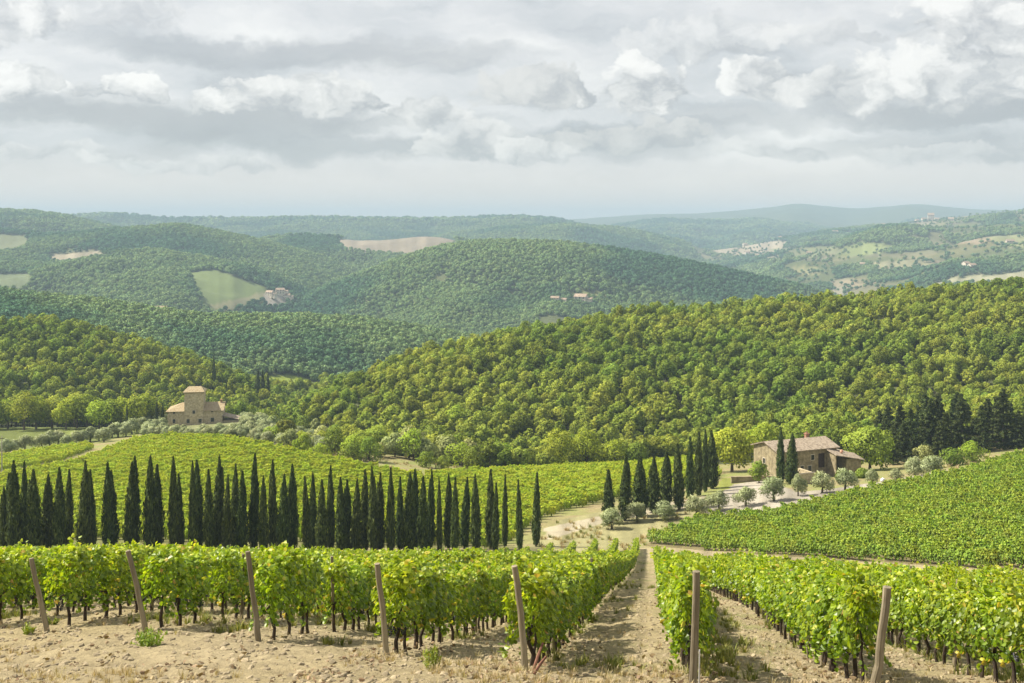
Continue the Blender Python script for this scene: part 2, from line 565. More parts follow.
# the hills, each a crest line (bearing, crest angle incl. its trees), its distance, tree height, front run, front drop, exponent
HILLS = [
    ([-300, 250, 345, 400, 450, 500, 560, 640, 720, 800, 860, 920, 1000, 1100, 1414], [520, 440, 386, 364, 350, 338, 327, 315, 308, 300, 293, 288, 281, 272, 250],
     [420, 430, 450, 470, 490, 500, 520, 540, 545, 550, 560, 560, 570, 570, 580], 8.5, 200, 30, 1.3, .25),
    ([-390, -100, 0, 60, 120, 170, 230, 260, 300, 360, 460], [296, 310, 318, 320, 335, 352, 375, 390, 415, 470, 600], [600] * 5 + [590, 580, 570, 560, 560, 560], 9, 170, 28, 1.3, .3),
    ([100, 200, 260, 300, 350, 400, 450, 560], [470, 400, 380, 377, 380, 386, 400, 480], [700] * 8, 9, 150, 25, 1.3, .3),
    ([-390, 0, 100, 200, 300, 380, 440, 500, 540, 600, 700], [280, 289, 299, 311, 312, 318, 326, 338, 350, 380, 450], [1000, 1000, 1020, 1040, 1060, 1080, 1100, 1100, 1100, 1100, 1100], 9, 350, 55, 1.2, .25),
    ([150, 200, 250, 300, 350, 400, 440, 490, 560, 620, 680, 740, 800, 840, 900, 1000, 1200], [380, 348, 325, 300, 276, 256, 244, 239, 240, 247, 256, 268, 281, 292, 312, 350, 420],
     [2000] * 17, 9, 650, 120, 1.15, .2),
    ([300, 330, 420, 480, 540, 600, 680, 740, 800, 860, 930], [372, 345, 322, 311, 316, 315, 303, 295, 299, 316, 345], [1600] * 11, 9, 320, 50, 1.15, .3),
    ([-390, 0, 80, 150, 200, 240, 280, 330], [268, 263, 258, 263, 272, 288, 304, 330], [2200] * 8, 9, 420, 70, 1.15, .3),
    ([-390, -50, 0, 60, 120, 170, 220, 260, 320, 390, 440, 500], [216, 226, 228, 232, 226, 225, 232, 240, 256, 280, 310, 360], [2600] * 12, 9, 950, 150, 1.1, .2),
    ([100, 200, 240, 290, 340, 380, 440, 470, 520, 560, 620], [330, 262, 246, 236, 238, 239, 237, 243, 256, 270, 300], [3000] * 11, 9, 700, 130, 1.1, .2),
    ([-390, -200, -60, 0, 40, 70, 100, 160, 240], [192, 199, 207, 210, 212, 217, 225, 240, 262], [3500] * 9, 9, 900, 150, 1.1, .2),
    ([300, 400, 460, 512, 570, 620, 680, 740, 820], [262, 244, 233, 226, 223, 227, 240, 256, 280], [4500] * 9, 9, 1200, 160, 1.0, .15),
    ([-390, 60, 80, 120, 160, 256, 340, 400, 440, 512, 560, 620, 700], [214, 219, 216, 214, 219, 220, 219, 221, 220, 219, 221, 238, 260], [5600] * 13, 9, 1500, 180, 1.0, .1),
    ([500, 560, 620, 660, 700, 730, 760, 790, 850, 950], [258, 238, 224, 218.5, 221, 223, 219, 225, 233, 248], [7000] * 10, 9, 2000, 200, 1.0, .1),
    ([-390, 480, 540, 580, 640, 700, 750, 800, 850, 920, 960, 1100, 1414], [220, 222, 221, 217.5, 213, 211.5, 209, 202, 207.5, 202.5, 208, 211, 211], [9500] * 13, 9, 2500, 240, 1.0, .05),
    ([580, 640, 690, 720, 760, 800, 850, 900, 925, 980, 1024, 1414], [286, 264, 253, 246, 239, 233, 226, 221, 217, 211, 208, 192], [4600] * 12, 9, 2600, 160, 1.0, .1),
    ([760, 800, 840, 880, 930, 990, 1040, 1200, 1414], [290, 264, 241, 227, 225, 229, 233, 238, 236], [3300] * 9, 9, 450, 66, 1.1, .1),
]
LZ = np.log(Zrow)
XX = Zrow[:, None] * Ucol[None, :]
ZZ = np.repeat(Zrow[:, None], NU, 1)
sm = np.clip((ZZ - 330) / 300, 0, 1)
relief = (fbm(XX / 260, ZZ / 330, 5, 4) + .9 * fbm(XX / 620, ZZ / 800, 6, 2)) * sm
WOODED = np.zeros(E.shape, bool)
for hx, hy, hz_, th, run, drop, ex, back in HILLS:
    # smooth the crest polyline
    yy = np.interp(UPX, hx, hy)
    zr = np.interp(UPX, hx, hz_)
    yy = np.convolve(np.pad(yy, 8, mode='edge'), np.hanning(17) / np.hanning(17).sum(), 'valid')
    crest = -(yy - HY) / FPX * zr - th
    dzf = (zr[None, :] - ZZ)
    t = np.maximum(dzf, 0) / run
    fr = np.where(t < 1, t ** ex, 1 + (t - 1) * ex)
    bk = np.maximum(-dzf, 0) * back * np.minimum(1, np.maximum(-dzf, 0) / 120)
    away = np.clip(np.abs(dzf) / (0.35 * run), 0, 1)
    h_ = crest[None, :] - drop * fr - bk + relief * min(drop, 130) * 0.75 * (0.2 + 0.8 * away)
    out = (UPX < hx[0]) | (UPX > hx[-1])
    h_[:, out] -= 400
    s_ = np.clip(6.0 * ZZ / 1500, 2.0, 14.0)                     # soft union
    d_ = np.clip(0.5 + 0.5 * (h_ - E) / s_, 0, 1)
    E = np.where(ZZ > 330, E + (h_ - E) * d_ + s_ * d_ * (1 - d_), E)

# small unevenness: tilled soil in front, gentle swells further off
E += np.where(ZZ < 70, 0.16 * fbm(XX / .55, ZZ / .8, 23, 3) * np.clip(1.6 - ZZ / 40, 0, 1), 0)
_o = XX - ROWDIR0 * (ZZ - 20.0) - .24
rut = (np.exp(-((_o - .95) / .17) ** 2) + np.exp(-((_o - 2.05) / .17) ** 2)) * (ZZ < 140) * (ZZ > 17)
_q = (ZZ + .55 * np.minimum(XX, 3) - 20.6) / 1.14 + .25 * np.sin(XX * .35)
rut = rut + (np.exp(-((_q + 1.5) / .2) ** 2) + np.exp(-((_q + 3.1) / .2) ** 2)) * (XX < 2.5) * (ZZ < 40)
E -= .055 * rut
E += np.where(ZZ < 330, 0.10 * fbm(XX / 2.2, ZZ / 2.2, 21, 4) * np.clip(60 / ZZ, 0, 1) + 0.5 * fbm(XX / 22, ZZ / 22, 22, 3) * np.clip((ZZ - 20) / 100, 0, 1), 0)

lnz = LZ


def h_at(x, z):
    """ground height at plan position (x sideways, z away); arrays or numbers"""
    x, z = np.asarray(x, float), np.asarray(z, float)
    u = np.clip((x / z * FPX + CX - UPX[0]) / (UPX[1] - UPX[0]), 0, NU - 1.001)
    r = np.interp(np.log(z), lnz, np.arange(NZ))
    r = np.clip(r, 0, NZ - 1.001)
    ui, ri = u.astype(int), r.astype(int)
    fu, fr = u - ui, r - ri
    return ((E[ri, ui] * (1 - fu) + E[ri, ui + 1] * fu) * (1 - fr) + (E[ri + 1, ui] * (1 - fu) + E[ri + 1, ui + 1] * fu) * fr)


YP = HY - E * FPX / ZZ                                # bearing angle of every ground vertex
RUNMIN = np.minimum.accumulate(YP - np.where(ZZ > 420, 6.5, 1.0) * FPX / ZZ, axis=0)


def seen(x, z, top, slack=8.0, back=14.0):
    """could a thing of this height at x, z rise over the ground in front of it (with slack for a step aside)?"""
    zz = np.maximum(z - back, 4)
    u = np.clip((x / z * FPX + CX - UPX[0]) / (UPX[1] - UPX[0]), 0, NU - 1.001)
    ui = u.astype(int)
    ri = np.clip(np.interp(np.log(zz), lnz, np.arange(NZ)), 0, NZ - 1).astype(int)
    yt = HY - (h_at(x, z) + top) * FPX / z
    return yt < RUNMIN[ri, ui] + slack


def inpoly(px, py, poly):
    px, py = np.asarray(px), np.asarray(py)
    ins = np.zeros(px.shape, bool)
    n = len(poly)
    j = n - 1
    for i in range(n):
        xi, yi = poly[i]
        xj, yj = poly[j]
        c = ((yi > py) != (yj > py)) & (px < (xj - xi) * (py - yi) / ((yj - yi) + 1e-12) + xi)
        ins ^= c
        j = i
    return ins


def plan_of(px, py, z0, z1):
    """where the line of sight through a survey bearing meets the ground between two distances"""
    u = (px - CX) / FPX
    zs = np.geomspace(z0, z1, 500)
    ys = HY - h_at(u * zs, zs) * FPX / zs
    i = int(np.argmin(np.abs(ys - py)))
    return u * zs[i], zs[i]


# ground cover as survey outlines: name -> (nearest, farthest, outline, colour)
MID_FIELD = [(-330, 548), (-330, 520), (-200, 507), (0, 478), (70, 466), (105, 454), (135, 442), (170, 438), (230, 441), (300, 455), (410, 478), (480, 474), (560, 469), (620, 464), (700, 456), (722, 478), (690, 488), (600, 503), (562, 512), (540, 522), (520, 535), (500, 548)]
SMALL_FIELD = [(-330, 500), (-200, 488), (0, 472), (60, 462), (92, 450), (86, 446), (0, 458), (-200, 475), (-330, 488)]
LANE_FIELD = [(642, 546), (700, 524), (760, 516), (810, 508), (860, 495), (900, 489), (960, 476), (985, 470), (1000, 463), (1060, 450), (1414, 415), (1414, 590), (1024, 572), (896, 563), (768, 555.5), (700, 550)]
COVER = [
    (330, 430, [(-390, 470), (0, 452), (95, 442), (160, 430), (160, 418), (0, 428), (-390, 440)], (.17, .20, .055)),
    (120, 330, MID_FIELD, (.19, .19, .07)),
    (170, 420, SMALL_FIELD, (.19, .19, .07)),
    (90, 330, LANE_FIELD, (.24, .20, .10)),
    (290, 420, [(60, 472), (78, 462), (118, 446), (150, 437), (162, 440), (140, 443), (112, 458), (80, 471)], (.52, .45, .34)),
    (290, 420, [(112, 449), (150, 436), (166, 437), (135, 447)], (.50, .43, .30)),
    (280, 420, [(230, 442), (300, 455), (410, 477), (420, 474), (360, 458), (330, 455), (290, 448), (240, 438)], (.46, .38, .24)),
    (310, 430, [(140, 441), (170, 436), (230, 440), (300, 454), (330, 455), (330, 420), (225, 405), (140, 425)], (.23, .24, .11)),
    (150, 260, [(530, 548), (560, 520), (600, 512), (640, 505), (700, 495), (720, 500), (690, 522), (645, 545), (645, 556), (500, 556)], (.33, .305, .15)),
    (150, 300, [(545, 528), (600, 516), (650, 506), (718, 494), (722, 502), (650, 514), (600, 524), (548, 540)], (.44, .385, .27)),
    (180, 300, [(700, 510), (716, 500), (728, 485), (765, 480), (800, 492), (830, 489), (880, 482), (960, 468), (985, 468), (960, 477), (880, 490), (820, 504), (760, 516), (716, 519)], (.42, .375, .30)),
    (180, 290, [(715, 488), (722, 478), (738, 478), (728, 490)], (.24, .26, .06)),
    (60, 175, [(640, 548), (645, 560), (700, 566), (768, 578), (896, 586), (1024, 598), (1414, 616), (1414, 590), (1024, 572), (896, 563), (768, 555.5), (700, 550)], (.42, .35, .21)),
    # fields on the far hills
    (1500, 3400, [(188, 273), (215, 270), (262, 286), (272, 293), (262, 301), (228, 313), (206, 312)], (.20, .25, .09)),
    (1500, 3400, [(207, 305), (235, 300), (262, 292), (266, 299), (228, 313)], (.33, .31, .17)),
    (1400, 3400, [(262, 292), (290, 290), (292, 304), (266, 307)], (.52, .46, .38)),
    (2400, 3600, [(336, 240), (400, 235), (440, 234), (459, 240), (445, 252), (420, 257), (390, 255), (345, 250)], (.36, .30, .22)),
    (2400, 4000, [(-60, 234), (25, 235), (30, 243), (18, 252), (-60, 254)], (.25, .27, .14)),
    (1800, 4000, [(44, 256), (98, 251), (112, 258), (60, 263)], (.42, .36, .25)),
    (1500, 4000, [(-60, 274), (28, 274), (28, 289), (-60, 290)], (.22, .26, .13)),
    (1200, 2600, [(568, 294), (600, 291), (612, 296), (575, 299)], (.28, .30, .12)),
    (2500, 5000, [(698, 247), (760, 239), (790, 242), (778, 252), (740, 257), (716, 252)], (.44, .37, .26)),
    (2000, 5000, [(830, 253), (860, 242), (900, 247), (882, 253), (850, 257)], (.28, .32, .12)),
    (2000, 5000, [(988, 237), (1024, 234), (1080, 236), (1080, 247), (1000, 247)], (.33, .34, .16)),
    (2000, 5000, [(868, 263), (930, 258), (938, 267), (880, 271)], (.34, .32, .18)),
    (1700, 5000, [(958, 277), (1024, 272), (1080, 272), (1080, 284), (930, 285)], (.40, .38, .24)),
    (2400, 5000, [(768, 249), (830, 246), (850, 251), (800, 260)], (.27, .28, .13)),
    (1700, 5000, [(790, 268), (815, 266), (820, 274), (800, 276)], (.36, .34, .16)),
    (1500, 5000, [(830, 288), (850, 284), (850, 294), (838, 298)], (.42, .38, .27)),
    (560, 900, [(255, 378), (290, 374), (325, 386), (318, 393), (290, 392), (258, 389)], (.26, .32, .05)),
    (560, 900, [(318, 384), (350, 380), (356, 386), (330, 391)], (.48, .41, .27)),
]

zone = np.zeros((NZ, NU, 3))
n1 = fbm(XX / 5.5, ZZ / 5.5, 31, 4)[..., None] * 1.2
dirt = np.array([.32, .263, .158])
straw_c = np.array([.285, .232, .122])
green_c = np.array([.17, .185, .06])
base = dirt * (1 - np.clip(.35 + n1, 0, 1)) + straw_c * np.clip(.35 + n1, 0, 1)
n2 = fbm(XX / 1.7, ZZ / 3.5, 37, 3)
# strips of greener ground between the vine rows
inrow = np.clip((ZZ - (22.0 - 0.55 * XX)) / 3, 0, 1) * (ZZ < 165)
gm = np.clip((n2 - 0.0) * 5, 0, 1) * 0.6 * inrow
base = base * (1 - gm[..., None]) + green_c * gm[..., None]
pr_ = np.clip(rut * (.6 + 1.2 * fbm(XX / .8, ZZ / 2, 44, 2)), 0, 1)[..., None]
base = base * (1 - .22 * pr_)
_l = np.clip(1 - np.abs(_o - 1.5) / .45, 0, 1)[..., None] * np.clip(.35 + 2.5 * n2, 0, 1)[..., None] * (ZZ < 150)[..., None]
base = base * (1 - .6 * _l) + np.array([.21, .20, .075]) * .6 * _l
zone[:] = base
mid = np.clip((ZZ - 160) / 20, 0, 1)[..., None]
mb = straw_c * .9 * (1 - np.clip(.5 + 2 * n1, 0, 1)) + green_c * 1.2 * np.clip(.5 + 2 * n1, 0, 1)
zone = zone * (1 - mid) + mb * mid
# the edge of the woods
WOOD_EDGE = ([-390, 0, 128, 165, 200, 260, 300, 340, 384, 430, 512, 640, 700, 760, 830, 880, 1024, 1414], [425, 410, 412, 425, 428, 424, 405, 352, 322, 306, 298, 296, 294, 288, 280, 275, 292, 310])
edge = np.interp(UPX, *WOOD_EDGE)[None, :]
wd = ZZ > edge
floor_c = np.array([.075, .085, .035])
zone[wd] = floor_c
# open country on the right-hand far slope
opn = fbm(XX / 130, ZZ / 330, 55, 4) + .02
open_right = (ZZ > 2300) & (ZZ < 5200) & (UPX[None, :] > 690)
og = np.clip((opn - 0.0) * 9, 0, 1)[..., None]
plot = vnoise(np.floor((XX + .3 * ZZ) / 95) * 7.3, np.floor((ZZ - .2 * XX) / 210) * 3.7, 68)
PL = np.array([[.15, .19, .07], [.21, .23, .09], [.30, .28, .15], [.18, .21, .08], [.36, .31, .20], [.24, .25, .12]])
oc = .48 * PL[np.clip((plot * 8 - 1).astype(int), 0, 5)] * (1 + fbm(XX / 90, ZZ / 120, 60, 2)[..., None] * 0.9) + np.array([.08, .05, .03]) * np.clip(fbm(XX / 150, ZZ / 150, 66, 2) * 4, 0, 1)[..., None]
zone = np.where(open_right[..., None], zone * (1 - og) + oc * og, zone)
NOTREE = open_right & (opn > 0.03)
PXG = np.repeat(UPX[None, :], NZ, 0)
for z0, z1, poly, c in COVER:
    jx = fbm(XX / 6, ZZ / 6, 77, 2) * np.clip(900 / ZZ, 0, 6)
    ins = inpoly(PXG + jx, YP, poly) & (ZZ > z0) & (ZZ < z1)
    zone[ins] = np.array(c) * np.where(ZZ[ins] > 1000, .58, .72)[:, None] * (1 + 0.9 * fbm(XX / (ZZ * .008), ZZ / (ZZ * .05), 91, 3)[ins][:, None])
    NOTREE |= ins


def mask_at(mask, x, z):
    ui = np.clip(np.rint((x / z * FPX + CX - UPX[0]) / (UPX[1] - UPX[0])), 0, NU - 1).astype(int)
    ri = np.clip(np.rint(np.interp(np.log(z), lnz, np.arange(NZ))), 0, NZ - 1).astype(int)
    return mask[ri, ui]


gm_, t = newmat('ground')
at = t.n('ShaderNodeAttribute', attribute_name='cover')
pos = t.n('ShaderNodeNewGeometry').outputs['Position']
c = at.outputs['Color']
nf = t.noise(pos, 3.4, 9.0, 0.74)
nb = t.noise(pos, 0.35, 5.0, 0.6)
v_ = t.m('ADD', -0.02, t.m('ADD', t.m('MULTIPLY', nf, 1.5), t.m('MULTIPLY', nb, 0.55)))
vv3 = t.comb(v_, v_, v_)
c = t.mix(1.0, c, vv3, 'MULTIPLY')
# dark clods and bits of litter
cl = t.sstep(t.noise(pos, 7.5, 4.0, 0.7), 0.60, 0.72, 0.0, 0.5)
c = t.mix(cl, c, t.mix(1.0, c, (.48, .43, .36), 'MULTIPLY'))
p = t.n('ShaderNodeBsdfPrincipled')
t.put(p.inputs['Base Color'], c)
p.inputs['Roughness'].default_value = 0.95
p.inputs['Specular IOR Level'].default_value = 0.1
b = t.n('ShaderNodeBump')
b.inputs['Strength'].default_value = 0.9
b.inputs['Distance'].default_value = 0.16
t.put(b.inputs['Height'], t.m('ADD', t.noise(pos, 4.5, 9.0, 0.72), t.m('MULTIPLY', t.noise(pos, 0.7, 3.0, 0.5), 1.5)))
t.put(p.inputs['Normal'], b.outputs[0])
o_ = t.n('ShaderNodeOutputMaterial')
t.t.links.new(p.outputs[0], o_.inputs['Surface'])

me = bpy.data.meshes.new('ground')
co = np.stack([XX, ZZ, E], -1).reshape(-1, 3).astype(np.float32)
ii = (np.arange(NZ - 1)[:, None] * NU + np.arange(NU - 1)[None, :]).reshape(-1)
quads = np.stack([ii, ii + 1, ii + NU + 1, ii + NU], 1).astype(np.int32)
me.vertices.add(len(co))
me.vertices.foreach_set('co', co.ravel())
me.loops.add(quads.size)
me.loops.foreach_set('vertex_index', quads.ravel())
me.polygons.add(len(quads))
me.polygons.foreach_set('loop_start', np.arange(0, quads.size, 4, dtype=np.int32))
me.polygons.foreach_set('loop_total', np.full(len(quads), 4, dtype=np.int32))
me.polygons.foreach_set('use_smooth', np.ones(len(quads), dtype=bool))
ca = me.attributes.new('cover', 'FLOAT_COLOR', 'POINT')
ca.data.foreach_set('color', np.concatenate([np.clip(zone, 0, 1).reshape(-1, 3), np.ones((NZ * NU, 1))], 1).astype(np.float32).ravel())
me.update(calc_edges=True)
me.materials.append(gm_)
ground = link(bpy.data.objects.new('ground', me))
tag(ground, 'rolling hillside ground of pale tilled soil, dry grass and far wooded slopes', kind='structure')

# ------------------------------------------------------------------ haze: one closed box of thin air round the whole scene
hm = MB().box(-11500, 11500, -60, 13500, float(E.min()) - 1.0, 190.0)
hmat = bpy.data.materials.new('haze')
hmat.use_nodes = True
t = NT(hmat.node_tree)
pv = t.n('ShaderNodeVolumePrincipled')
pv.inputs['Color'].default_value = (*HAZE_COLOR, 1)
pv.inputs['Density'].default_value = HAZE_DENSITY
pv.inputs['Anisotropy'].default_value = 0.0
o_ = t.n('ShaderNodeOutputMaterial')
t.t.links.new(pv.outputs[0], o_.inputs['Volume'])
haze = hm.obj('haze', hmat)
tag(haze, 'pale blue summer haze lying over the valley and far hills', kind='stuff')

# ------------------------------------------------------------------ scattering for what nobody could count
def scatter(name, label, x, y, z, rz, scl, protos, tilt=None):
    """one object: points carrying copies of a few meshes"""
    n = len(x)
    c_ = bpy.data.collections.new(name + '_kinds')
    for i, (pm, nm) in enumerate(protos):
        o = bpy.data.objects.new(nm, pm)
        o['kind'] = 'stuff'
        c_.objects.link(o)
    me = bpy.data.meshes.new(name)
    me.vertices.add(n)
    me.vertices.foreach_set('co', np.stack([x, y, z], 1).astype(np.float32).ravel())
    rot = np.zeros((n, 3), np.float32)
    rot[:, 2] = rz
    if tilt is not None:
        rot[:, :2] = tilt
    scl = np.asarray(scl, np.float32)
    if scl.ndim == 1:
        scl = np.repeat(scl[:, None], 3, 1)
    me.attributes.new('rot', 'FLOAT_VECTOR', 'POINT').data.foreach_set('vector', rot.ravel())
    me.attributes.new('scl', 'FLOAT_VECTOR', 'POINT').data.foreach_set('vector', scl.ravel())
    me.attributes.new('pick', 'INT', 'POINT').data.foreach_set('value', RNG.integers(0, len(protos), n).astype(np.int32))
    me.update()
    o = link(bpy.data.objects.new(name, me))
    g = bpy.data.node_groups.new(name, 'GeometryNodeTree')
    g.interface.new_socket('Geometry', in_out='INPUT', socket_type='NodeSocketGeometry')
    g.interface.new_socket('Geometry', in_out='OUTPUT', socket_type='NodeSocketGeometry')
    gi, go = g.nodes.new('NodeGroupInput'), g.nodes.new('NodeGroupOutput')
    iop = g.nodes.new('GeometryNodeInstanceOnPoints')
    ci = g.nodes.new('GeometryNodeCollectionInfo')
    ci.inputs['Collection'].default_value = c_
    ci.inputs['Separate Children'].default_value = True
    ci.inputs['Reset Children'].default_value = True

    def attr(nm, dt):
        a = g.nodes.new('GeometryNodeInputNamedAttribute')
        a.data_type = dt
        a.inputs['Name'].default_value = nm
        return a.outputs['Attribute']
    L = g.links.new
    L(gi.outputs[0], iop.inputs['Points'])
    L(ci.outputs[0], iop.inputs['Instance'])
    iop.inputs['Pick Instance'].default_value = True
    L(attr('pick', 'INT'), iop.inputs['Instance Index'])
    L(attr('rot', 'FLOAT_VECTOR'), iop.inputs['Rotation'])
    L(attr('scl', 'FLOAT_VECTOR'), iop.inputs['Scale'])
    L(iop.outputs[0], go.inputs[0])
    md = o.modifiers.new('scatter', 'NODES')
    md.node_group = g
    return tag(o, label, kind='stuff')


def rdir(n):
    v = RNG.normal(size=(n, 3))
    return v / np.linalg.norm(v, axis=1, keepdims=True)


def crown_leaves(mb, lumps, n, ln, wd, up_bias=0.35, mi=0, jit=0.55, shell=0.72, tintlo=0.15, tinthi=0.95):
    """leaf sprays on and inside a set of lumps (x, y, z, r, flatten)"""
    lumps = np.array(lumps, float)
    wgt = lumps[:, 3] ** 2
    wgt /= wgt.sum()
    pick = RNG.choice(len(lumps), n, p=wgt)
    d = rdir(n)
    d[:, 2] = d[:, 2] + up_bias * np.abs(RNG.normal(size=n)) * 0.6
    d /= np.linalg.norm(d, axis=1, keepdims=True)
    rr = lumps[pick, 3] * (shell + (1.12 - shell) * RNG.random(n) ** 0.7)
    c_ = lumps[pick, :3] + d * rr[:, None] * np.stack([np.ones(n), np.ones(n), lumps[pick, 4]], 1)
    nr = d + RNG.normal(size=(n, 3)) * jit
    nr[:, 2] += 0.35
    up = RNG.normal(size=(n, 3))
    up[:, 2] -= 0.3
    lt = RNG.random(len(lumps))
    tint = np.clip(tintlo + (tinthi - tintlo) * (0.55 * lt[pick] + 0.45 * RNG.random(n)), 0, 1)
    s_ = 0.7 + 0.6 * RNG.random(n)
    cen = np.array([0, 0, lumps[:, 2].mean() - .3 * lumps[:, 3].mean()])
    oc_ = c_ - cen
    oc_ /= np.linalg.norm(oc_, axis=1, keepdims=True) + 1e-6
    cn = d * .75 + oc_ * .55 + RNG.normal(size=(n, 3)) * .22
    cn /= np.linalg.norm(cn, axis=1, keepdims=True)
    flip = np.sum(nr * cn, axis=1) < 0
    nr[flip] *= -1
    mb.leaves(c_, nr, up, ln * s_, wd * s_, tint, mi, cn=cn)


def lumps_crown(rad, h0, h1, nl, seed, lo=.30, hi=.48, shape=1.0):
    rg = np.random.default_rng(seed)
    out = []
    for i in range(nl):
        t = (i + rg.random()) / nl
        zc = h0 + (h1 - h0) * t
        prof_ = math.sin(math.pi * min(1, 0.22 + 0.78 * t) ** shape) ** 0.75 if t < 1 else 0
        a = i * 2.4 + rg.random() * 0.9
        rr = rad * prof_ * (0.35 + 0.5 * rg.random())
        r = rad * (lo + (hi - lo) * rg.random()) * (0.75 + 0.35 * prof_)
        out.append((rr * math.cos(a), rr * math.sin(a), zc, r, 0.8 + 0.2 * rg.random()))
    return out


def limbs(mb, lumps, base_r, h, mi=1, n=5, lean=0.0):
    mb.tube([(0, 0, -0.6), (lean * .3, 0, h * .5), (lean, 0, h)], [base_r * 1.25, base_r * .9, base_r * .6], 7, mi=mi)
    for i in range(min(n, len(lumps))):
        L_ = lumps[int(i * len(lumps) / n)]
        mb.tube([(lean, 0, h * .85), (lean + L_[0] * .5, L_[1] * .5, h + (L_[2] - h) * .6), (L_[0], L_[1], L_[2])], [base_r * .55, base_r * .35, base_r * .1], 5, mi=mi, cap=False)


def forest_tree(rad, hgt, nleaf, ln, seed, mat, nl=11):
    mb = MB()
    lp = lumps_crown(rad * 1.06, hgt * .42, hgt * .90, int(nl * 2.0), seed, .20, .36)
    lp.append((0, 0, hgt * .6, rad * .62, .9))
    crown_leaves(mb, lp, nleaf, ln, ln * .8, shell=.78)
    limbs(mb, lp, rad * .06, hgt * .45, n=4)
    return mb.mesh('tree', [mat, M['bark']])


# --- woods
NEARWOOD = [(forest_tree(2.0 + .26 * i, 7.4 + .55 * i, 1300, .50, 100 + i, M['broad'], 7 + i), 'wood_tree') for i in range(6)]
NEARWOOD += [(forest_tree(1.9, 10.5, 1100, .50, 140, M['broad'], 8), 'wood_tree')]
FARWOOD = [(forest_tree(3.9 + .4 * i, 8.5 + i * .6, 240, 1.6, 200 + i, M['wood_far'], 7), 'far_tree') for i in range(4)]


def grid_points(z0, z1, sp, umax=0.60):
    xs = np.arange(-umax * z1, umax * z1, sp)
    zs = np.arange(z0, z1, sp)
    gx, gz = np.meshgrid(xs, zs)
    gx = gx + (RNG.random(gx.shape) - .5) * sp * .9
    gz = gz + (RNG.random(gz.shape) - .5) * sp * .9
    gx, gz = gx.ravel(), gz.ravel()
    k_ = (np.abs(gx) < umax * gz) & (gz > z0) & (gz < z1)
    return gx[k_], gz[k_]


gx, gz = grid_points(285, 830, 3.9)
ed = np.interp(gx / gz * FPX + CX, *WOOD_EDGE)
k_ = (gz > ed + 2) & ~mask_at(NOTREE, gx, gz)
gx, gz = gx[k_], gz[k_]
k_ = seen(gx, gz, 11.0, slack=14.0)
gx, gz = gx[k_], gz[k_]
ge = h_at(gx, gz)
gs = 0.72 + 0.55 * RNG.random(len(gx)) ** 1.3 + np.clip(fbm(gx / 30, gz / 30, 71, 2) * .8, -.2, .3)
gr = RNG.random(len(gx)) * 6.28
# the three hundred that show largest in the photograph are single trees, the rest one wood
px, py = gx / gz * FPX + CX, HY - ge * FPX / gz
inview = (px > 4) & (px < 1020) & (py - 11 * FPX / gz > 230) & (py < 520) & seen(gx, gz, 9.0 * gs, slack=-6.0)
order = np.argsort(np.where(inview, gz / gs, 1e9))[:300]
single = np.zeros(len(gx), bool)
single[order] = True
wood_protos = []
for i, (pm, nm) in enumerate(NEARWOOD):
    wood_protos.append((pm, nm))
for q in order:
    o = bpy.data.objects.new('forest_tree', wood_protos[int(RNG.integers(0, 7))][0])
    link(o)
    o.location = (gx[q], gz[q], ge[q] - .3)
    o.rotation_euler = (0, 0, gr[q])
    o.scale = (gs[q], gs[q], gs[q] * (0.72 + .34 * RNG.random()))
    right = px[q] > 330
    if right:
        tag(o, 'round-crowned green broadleaf tree at the lower edge of the wooded right hillside', 'tree', 'broadleaf trees along the lower edge of the right wood')
    else:
        tag(o, 'round-crowned green broadleaf tree in the wood rising behind the tower house', 'tree', 'broadleaf trees of the wood behind the tower house')
r_ = ~single
scatter('forest', 'dense green broadleaf wood covering the near hillsides', gx[r_], gz[r_], ge[r_] - .3, gr[r_], np.stack([gs[r_], gs[r_], gs[r_] * (0.72 + .34 * RNG.random(r_.sum()))], 1), NEARWOOD)

FX, FZ, FS = [], [], []
for z0, z1, sp, s0 in ((830, 1700, 5.2, .80), (1700, 3000, 7.2, 1.0), (3000, 5300, 11.5, 1.5), (5300, 7600, 22.0, 2.6)):
    gx, gz = grid_points(z0, z1, sp)
    k_ = ~mask_at(NOTREE, gx, gz)
    dens = fbm(gx / 120, gz / 120, 83, 3)
    k_ &= dens > -0.31
    gx, gz = gx[k_], gz[k_]
    k_ = seen(gx, gz, 12.0, slack=7.0, back=25)
    FX.append(gx[k_]); FZ.append(gz[k_])
    FS.append(s0 * (.75 + .5 * RNG.random(k_.sum())))
# hedges, copses and single trees among the open fields of the far right slope
gx, gz = grid_points(2300, 5200, 17.0)
k_ = mask_at(NOTREE & open_right, gx, gz) & (np.abs(fbm(gx / 110, gz / 150, 87, 3)) < .034) | (mask_at(NOTREE & open_right, gx, gz) & (RNG.random(len(gx)) < .09))
gx, gz = gx[k_], gz[k_]
k_ = seen(gx, gz, 12.0, slack=6.0, back=25)
FX.append(gx[k_]); FZ.append(gz[k_]); FS.append(.75 + .5 * RNG.random(k_.sum()))
FX, FZ, FS = map(np.concatenate, (FX, FZ, FS))
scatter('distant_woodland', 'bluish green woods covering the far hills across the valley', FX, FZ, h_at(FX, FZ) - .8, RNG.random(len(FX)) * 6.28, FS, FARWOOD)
print('WOODS', r_.sum(), len(FX))

